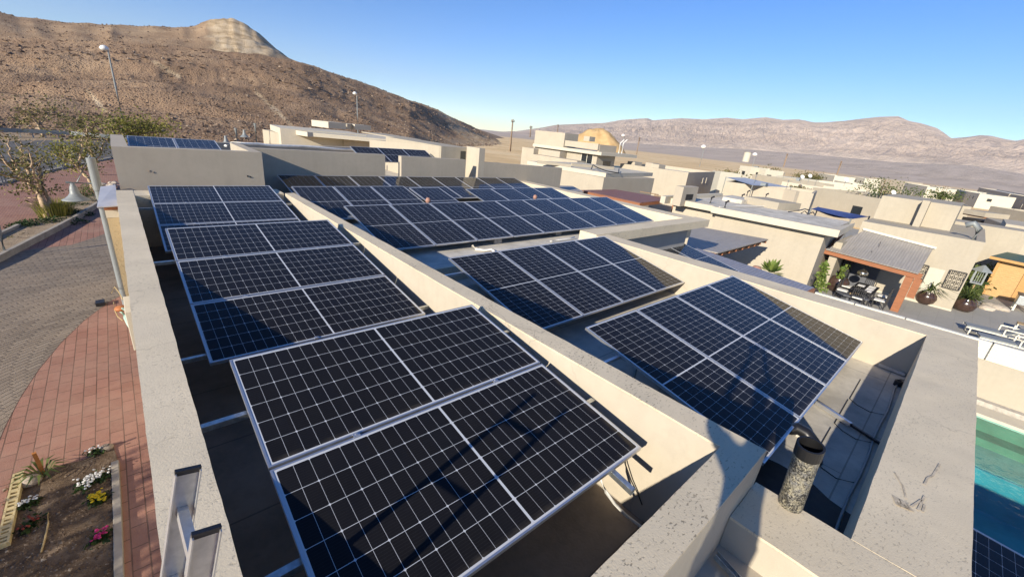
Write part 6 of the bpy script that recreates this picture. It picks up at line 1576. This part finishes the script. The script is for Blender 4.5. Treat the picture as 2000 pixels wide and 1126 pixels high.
# loungers
def lounger(px, py, lab, rz):
    c = at(px, py, ZT+.35); t = thing('sun_lounger', lab, 'sun lounger', (c.x, c.y, ZT), (0, 0, rz), 'white framed loungers')
    mb = MB()
    for y in (-.32, .32):
        mb.bar((-.95, y, .30), (.95, y, .30), .05, .05)
        for x in (-.8, .8): mb.bar((x, y, 0), (x, y, .28), .05, .05)
        mb.bar((.15, y*1.12, .28), (.15, y*1.12, .58), .045, .045); mb.bar((.15, y*1.12, .58), (.75, y*1.12, .58), .045, .045); mb.bar((.75, y*1.12, .28), (.75, y*1.12, .58), .045, .045)
    mb.build('frame', 'whitemetal', t, local=True)
    MB().box(-.93, .2, -.29, .29, .33, .37).build('sling', 'polegrey', t, local=True); m_ = Matrix.Rotation(R(-28), 3, 'Y'); MB().rot(.52, 0, .5, .75, .58, .04, m_).build('backrest', 'polegrey', t, local=True)
lounger(1945, 646, 'white framed lounger with grey sling, the farther of the two by the fence', R(-80))
lounger(1975, 668, 'white framed lounger with grey sling, the nearer of the two by the fence', R(-80))
c = at(1993, 650, ZT); t = thing('side_table', 'small white framed side table between the loungers', 'table', (c.x, c.y, ZT)); MB().box(-.25, .25, -.25, .25, .42, .45).build('tabletop', 'timber', t, local=True); mb = MB()
for x in (-.22, .22):
    for y in (-.22, .22): mb.box(x-.02, x+.02, y-.02, y+.02, 0, .42)
mb.build('leg', 'whitemetal', t, local=True)
# timber shed
s0, s1 = at(1918, 573, ZT), at(1990, 592, ZT)
ang = math.atan2(s1.y-s0.y, s1.x-s0.x)
sh = thing('timber_shed', 'honey coloured timber shed with a green roof and white curtained window', 'shed', (s0.x, s0.y, ZT), (0, 0, ang))
hS = aty(1934, 522, s0.y).z-ZT; hS = 2.25
MB().box(0, 4.2, 0, 2.2, 0, hS).build('wall', 'shedboards', sh, local=True)
MB().box(-.03, .08, -.06, -.002, 0, hS).build('corner_board', 'pine', sh, local=True)
d = MB().box(1.15, 2.5, -.05, -.003, .05, 2.0).build('door', 'pine', sh, local=True); w_ = MB().box(1.45, 2.25, -.075, -.052, .95, 1.85).build('window', 'whitemetal', d, local=True)
mb = MB(); mb.box(1.83, 1.87, -.09, -.078, .95, 1.85); mb.box(1.45, 2.25, -.09, -.078, 1.38, 1.42); mb.build('glazing_bar', 'pine', d, local=True)
MB().slab([Vector((-.35, -.45, hS+.02)), Vector((4.5, -.45, hS+.02)), Vector((4.5, 2.4, hS+.16)), Vector((-.35, 2.4, hS+.16))], .07).build('roof', 'corr_green', sh, local=True); MB().box(-.35, 4.5, -.47, -.452, hS-.12, hS+.03).build('fascia', 'pine', sh, local=True)
# planting between house corner and shed, hanging lantern sign
mb = MB(); rnd = random.Random(77)
for _ in range(900):
    f = rnd.random(); p = at(1868+f*48, 590-f*40, ZT)+Vector((rnd.gauss(0, .35), rnd.gauss(0, .3), rnd.random()**.7*(.8+.9*f))); leaves(mb, p, 1, .03, .26, rnd)
one(mb, 'hedge_planting', 'leaf_green', 'dense green planting between the beige house corner and the timber shed', 'plants')
c = at(1912, 540, ZT+1.6); ln = thing('bird_cage', 'pale blue bird cage on a pole beside the timber shed', 'bird cage', (c.x, c.y, ZT)); hz = c.z-ZT
mb = MB()
for x in (-.25, .25):
    for y in (-.2, .2): mb.box(x-.03, x+.03, y-.03, y+.03, hz-.3, hz+.3)
for i in range(5): mb.box(-.2+i*.1-.012, -.2+i*.1+.012, -.215, -.185, hz-.27, hz+.27); mb.box(-.265, -.235, -.17+i*.085-.01, -.17+i*.085+.01, hz-.27, hz+.27)
mb.build('bars', 'polegrey', ln, local=True); MB().lathe([(.42, hz+.3), (.05, hz+.62), (0, hz+.64)], (0, 0, 0), 4).build('roof', 'polegrey', ln, local=True); MB().box(-.28, .28, -.23, .23, hz-.36, hz-.3).build('tray', 'polegrey', ln, local=True); MB().tube([(0, 0, 0), (0, 0, hz-.36)], .04, 6).build('pole', 'timber', ln, local=True)
for k, (px, py) in enumerate([(1932, 598), (1945, 602), (1955, 604), (1926, 603)]):
    c = at(px, py, ZT); bm = bmesh.new(); bmesh.ops.create_icosphere(bm, subdivisions=2, radius=.34)
    for v in bm.verts: v.co *= 1+.3*noise.noise(v.co*3+Vector((k*5, 0, 0))); v.co.z *= .5
    me = bpy.data.meshes.new('boulder'); bm.to_mesh(me); bm.free(); me.materials.append(M['palerock']); o = bpy.data.objects.new('boulder', me); C.objects.link(o); o.location = (c.x, c.y, ZT+.05); tag(o, 'pale boulder of the small group in front of the timber shed', 'boulder', 'boulders by the shed')
gc = at(1990, 606, ZT); t = thing('grill_cart', 'grey covered cart at the right edge in front of the timber shed', 'cart', (gc.x, gc.y, ZT))
MB().box(-.4, .5, -.3, .3, .35, .85).build('cabinet', 'steel', t, local=True, bevel=.03); MB().box(-.45, .55, -.33, .33, .852, .89).build('worktop', 'darkmetal', t, local=True); mb = MB()
for x in (-.35, .45):
    for y in (-.25, .25): mb.box(x-.04, x+.04, y-.04, y+.04, 0, .349)
mb.build('leg', 'whitemetal', t, local=True)
# ------------------------------------------------------------------ the person holding the phone (behind the lens; only the shadow falls into the picture)
M['skin'] = plain('skin', (.42, .25, .17), .55, 0, .35, .08)
M['shirt'] = plain('navy_work_shirt', (.05, .06, .10), .9, 0, .2, .15, 12, .3, 40)
M['trousers'] = plain('khaki_work_trousers', (.17, .14, .10), .9, 0, .2, .15, 12, .3, 40)
M['hair'] = plain('dark_hair', (.02, .016, .012), .7)
def skinned(name, mat, verts, edges, parent, root=0, sub=2):
    me = bpy.data.meshes.new(name); me.from_pydata([v[:3] for v in verts], edges, []); me.update(); me.materials.append(M[mat])
    o = bpy.data.objects.new(name, me); C.objects.link(o); o.parent = parent
    md = o.modifiers.new('skin', 'SKIN'); md.use_smooth_shade = True
    if not me.skin_vertices: me.skin_vertices.new()
    for i, v in enumerate(verts):
        rr = v[3] if isinstance(v[3], tuple) else (v[3], v[3]); me.skin_vertices[0].data[i].radius = rr; me.skin_vertices[0].data[i].use_root = (i == root)
    s_ = o.modifiers.new('subdivision', 'SUBSURF'); s_.levels = s_.render_levels = sub
    return o
FZ = -2.14
part('added_step', MB().box(-.14, .75, -1.2, .39, -2.5, FZ-.002), 'concrete')  # added, out of view: lifts the person so the cast shadow lands higher
PH = R(-44)                                   # body faces the camera's heading
per = thing('person', 'person in navy shirt and khaki trousers raising a phone with both hands', 'person', (-.16, -.25, FZ), (0, 0, PH))
Hh = 1.72
def bp(x, y, z): return (x, y, z)             # x right, y forward, z up, in the person's frame
inv = Matrix.Rotation(-PH, 3, 'Z'); camp = inv @ Vector((.16, .25, -FZ))       # the phone, seen from the person
cx_, cy_, cz_ = camp
Wr = [(cx_+.085, cy_-.055, cz_-.10), (cx_-.085, cy_-.055, cz_-.10)]
El = [(.30, .16, 1.74), (-.30, .16, 1.74)]
V = [(0, 0, .93, (.14, .11)), (0, .0, 1.12, (.135, .10)), (0, .0, 1.32, (.155, .105)), (0, 0, 1.43, .085), (0, .01, 1.50, .055), (0, .03, 1.58, .075), (0, .035, 1.66, .088), (0, .025, 1.73, .06)]
Ed = [(0, 1), (1, 2), (2, 3), (3, 4), (4, 5), (5, 6), (6, 7)]
for k, sx in ((0, 1), (1, -1)):
    n = len(V); V += [(sx*.17, 0, 1.42, .062), (El[k][0], El[k][1], El[k][2]-.22, .045), (Wr[k][0]*.7+El[k][0]*.3, Wr[k][1]*.6+El[k][1]*.4, Wr[k][2]*.55+(El[k][2]-.22)*.45, .036), (Wr[k][0], Wr[k][1]-.02, Wr[k][2], .026), (Wr[k][0], Wr[k][1], Wr[k][2]+.05, (.036, .02))]
    Ed += [(3, n), (n, n+1), (n+1, n+2), (n+2, n+3), (n+3, n+4)]
for sx in (1, -1):
    n = len(V); V += [(sx*.09, 0, .84, .088), (sx*.10, .02, .50, .058), (sx*.10, -.01, .28, .052), (sx*.10, -.01, .09, .038), (sx*.11, .10, .035, (.04, .03)), (sx*.115, .18, .03, (.036, .022))]
    Ed += [(0, n), (n, n+1), (n+1, n+2), (n+2, n+3), (n+3, n+4), (n+4, n+5)]
body = skinned('body', 'skin', V, Ed, per)
SV = [(0, 0, .98, (.155, .122)), (0, 0, 1.12, (.15, .115)), (0, 0, 1.32, (.168, .118)), (0, 0, 1.42, .10), (0, .005, 1.465, .068)]
SE = [(0, 1), (1, 2), (2, 3), (3, 4)]
for k, sx in ((0, 1), (1, -1)):
    n = len(SV); SV += [(sx*.17, 0, 1.42, .075), ((sx*.17+El[k][0]*2)/3, El[k][1]*.66, (1.42+(El[k][2]-.22)*2)/3, .062)]; SE += [(3, n), (n, n+1)]
skinned('shirt', 'shirt', SV, SE, per)
TV = [(0, 0, .97, (.15, .118)), (0, 0, .90, (.15, .12))]; TE = [(0, 1)]
for sx in (1, -1):
    n = len(TV); TV += [(sx*.092, 0, .82, .098), (sx*.10, .02, .50, .073), (sx*.10, -.01, .28, .068), (sx*.10, -.01, .10, .064)]; TE += [(1, n), (n, n+1), (n+1, n+2), (n+2, n+3)]
skinned('trousers', 'trousers', TV, TE, per)
mb = MB(); mb.lathe([(.088, -.02), (.098, .03), (.094, .075), (.07, .108), (0, .122)], (0, .012, 1.655), 18); mb.build('hair', 'hair', per, local=True, smooth=True)
mb = MB(); mb.lathe([(0, -.02), (.011, -.01), (.013, .0), (.006, .03), (0, .035)], (0, .125, 1.635), 8); mb.build('nose', 'skin', per, local=True, smooth=True)
for sx in (1, -1):
    mb = MB(); mb.lathe([(0, -.011), (.008, -.008), (.011, 0), (.008, .008), (0, .011)], (sx*.032, .112, 1.665), 10); mb.build('eye', 'linen', per, local=True, smooth=True)
    mb = MB(); mb.lathe([(0, -.03), (.012, -.02), (.016, .005), (.010, .028), (0, .032)], (sx*.092, .03, 1.645), 8); mb.build('ear', 'skin', per, local=True, smooth=True)
    mb = MB(); mb.rot(sx*.11, .09, .035, .10, .27, .07); mb.build('shoe', 'darkmetal', per, local=True, bevel=.02)
mb = MB(); mb.rot(0, .118, 1.598, .045, .012, .010); mb.build('mouth', 'terracotta', per, local=True, bevel=.003)
for k, sx in ((0, 1), (1, -1)):
    w0 = Vector(Wr[k])+Vector((0, 0, .05)); hv = []; he = []
    for f in range(4):
        b0 = w0+Vector((sx*.012, .004, .018+.017*f-.02)); L = (.062, .072, .068, .052)[f]
        n = len(hv); hv += [(*b0, .0085), (*(b0+Vector((-sx*.01, .022+L*.2, .012))), .008), (*(b0+Vector((-sx*L*.55, .03, .016))), .0075), (*(b0+Vector((-sx*L*.8, .018, .016))), .0065)]; he += [(n, n+1), (n+1, n+2), (n+2, n+3)]
    for f in range(4):
        idx = f*4
        skinned('finger', 'skin', hv[idx:idx+4], [(0, 1), (1, 2), (2, 3)], per, 0, 1)
    t0 = w0+Vector((-sx*.012, -.012, -.01)); skinned('thumb', 'skin', [(*t0, .011), (*(t0+Vector((-sx*.025, -.012, .02))), .010), (*(t0+Vector((-sx*.045, -.006, .038))), .008)], [(0, 1), (1, 2)], per, 0, 1)
ph = thing('phone', 'black phone held up in both hands by the person in the navy shirt', 'phone', -_f*.012)
pm_ = Matrix((CR, CU, -_f)).transposed()
mb = MB(); mb.rot(*(pm_ @ Vector((-.055, -.02, .004))), .155, .074, .008, pm_); mb.build('case', 'blackplastic', ph, local=True)
# ------------------------------------------------------------------ desert haze
mb = MB().box(-5300, 5300, -5300, 5300, -60, 560)
hz = mb.build('haze', 'cap'); hz['kind'] = 'stuff'
m = bpy.data.materials.new('desert_haze'); m.use_nodes = True; t = m.node_tree
t.nodes.remove(t.nodes['Principled BSDF']); v = t.nodes.new('ShaderNodeVolumePrincipled')
v.inputs['Color'].default_value = (.80, .81, .88, 1); v.inputs['Density'].default_value = 1.0e-4; v.inputs['Anisotropy'].default_value = .0
t.links.new(v.outputs[0], t.nodes['Material Output'].inputs['Volume']); hz.data.materials.clear(); hz.data.materials.append(m)
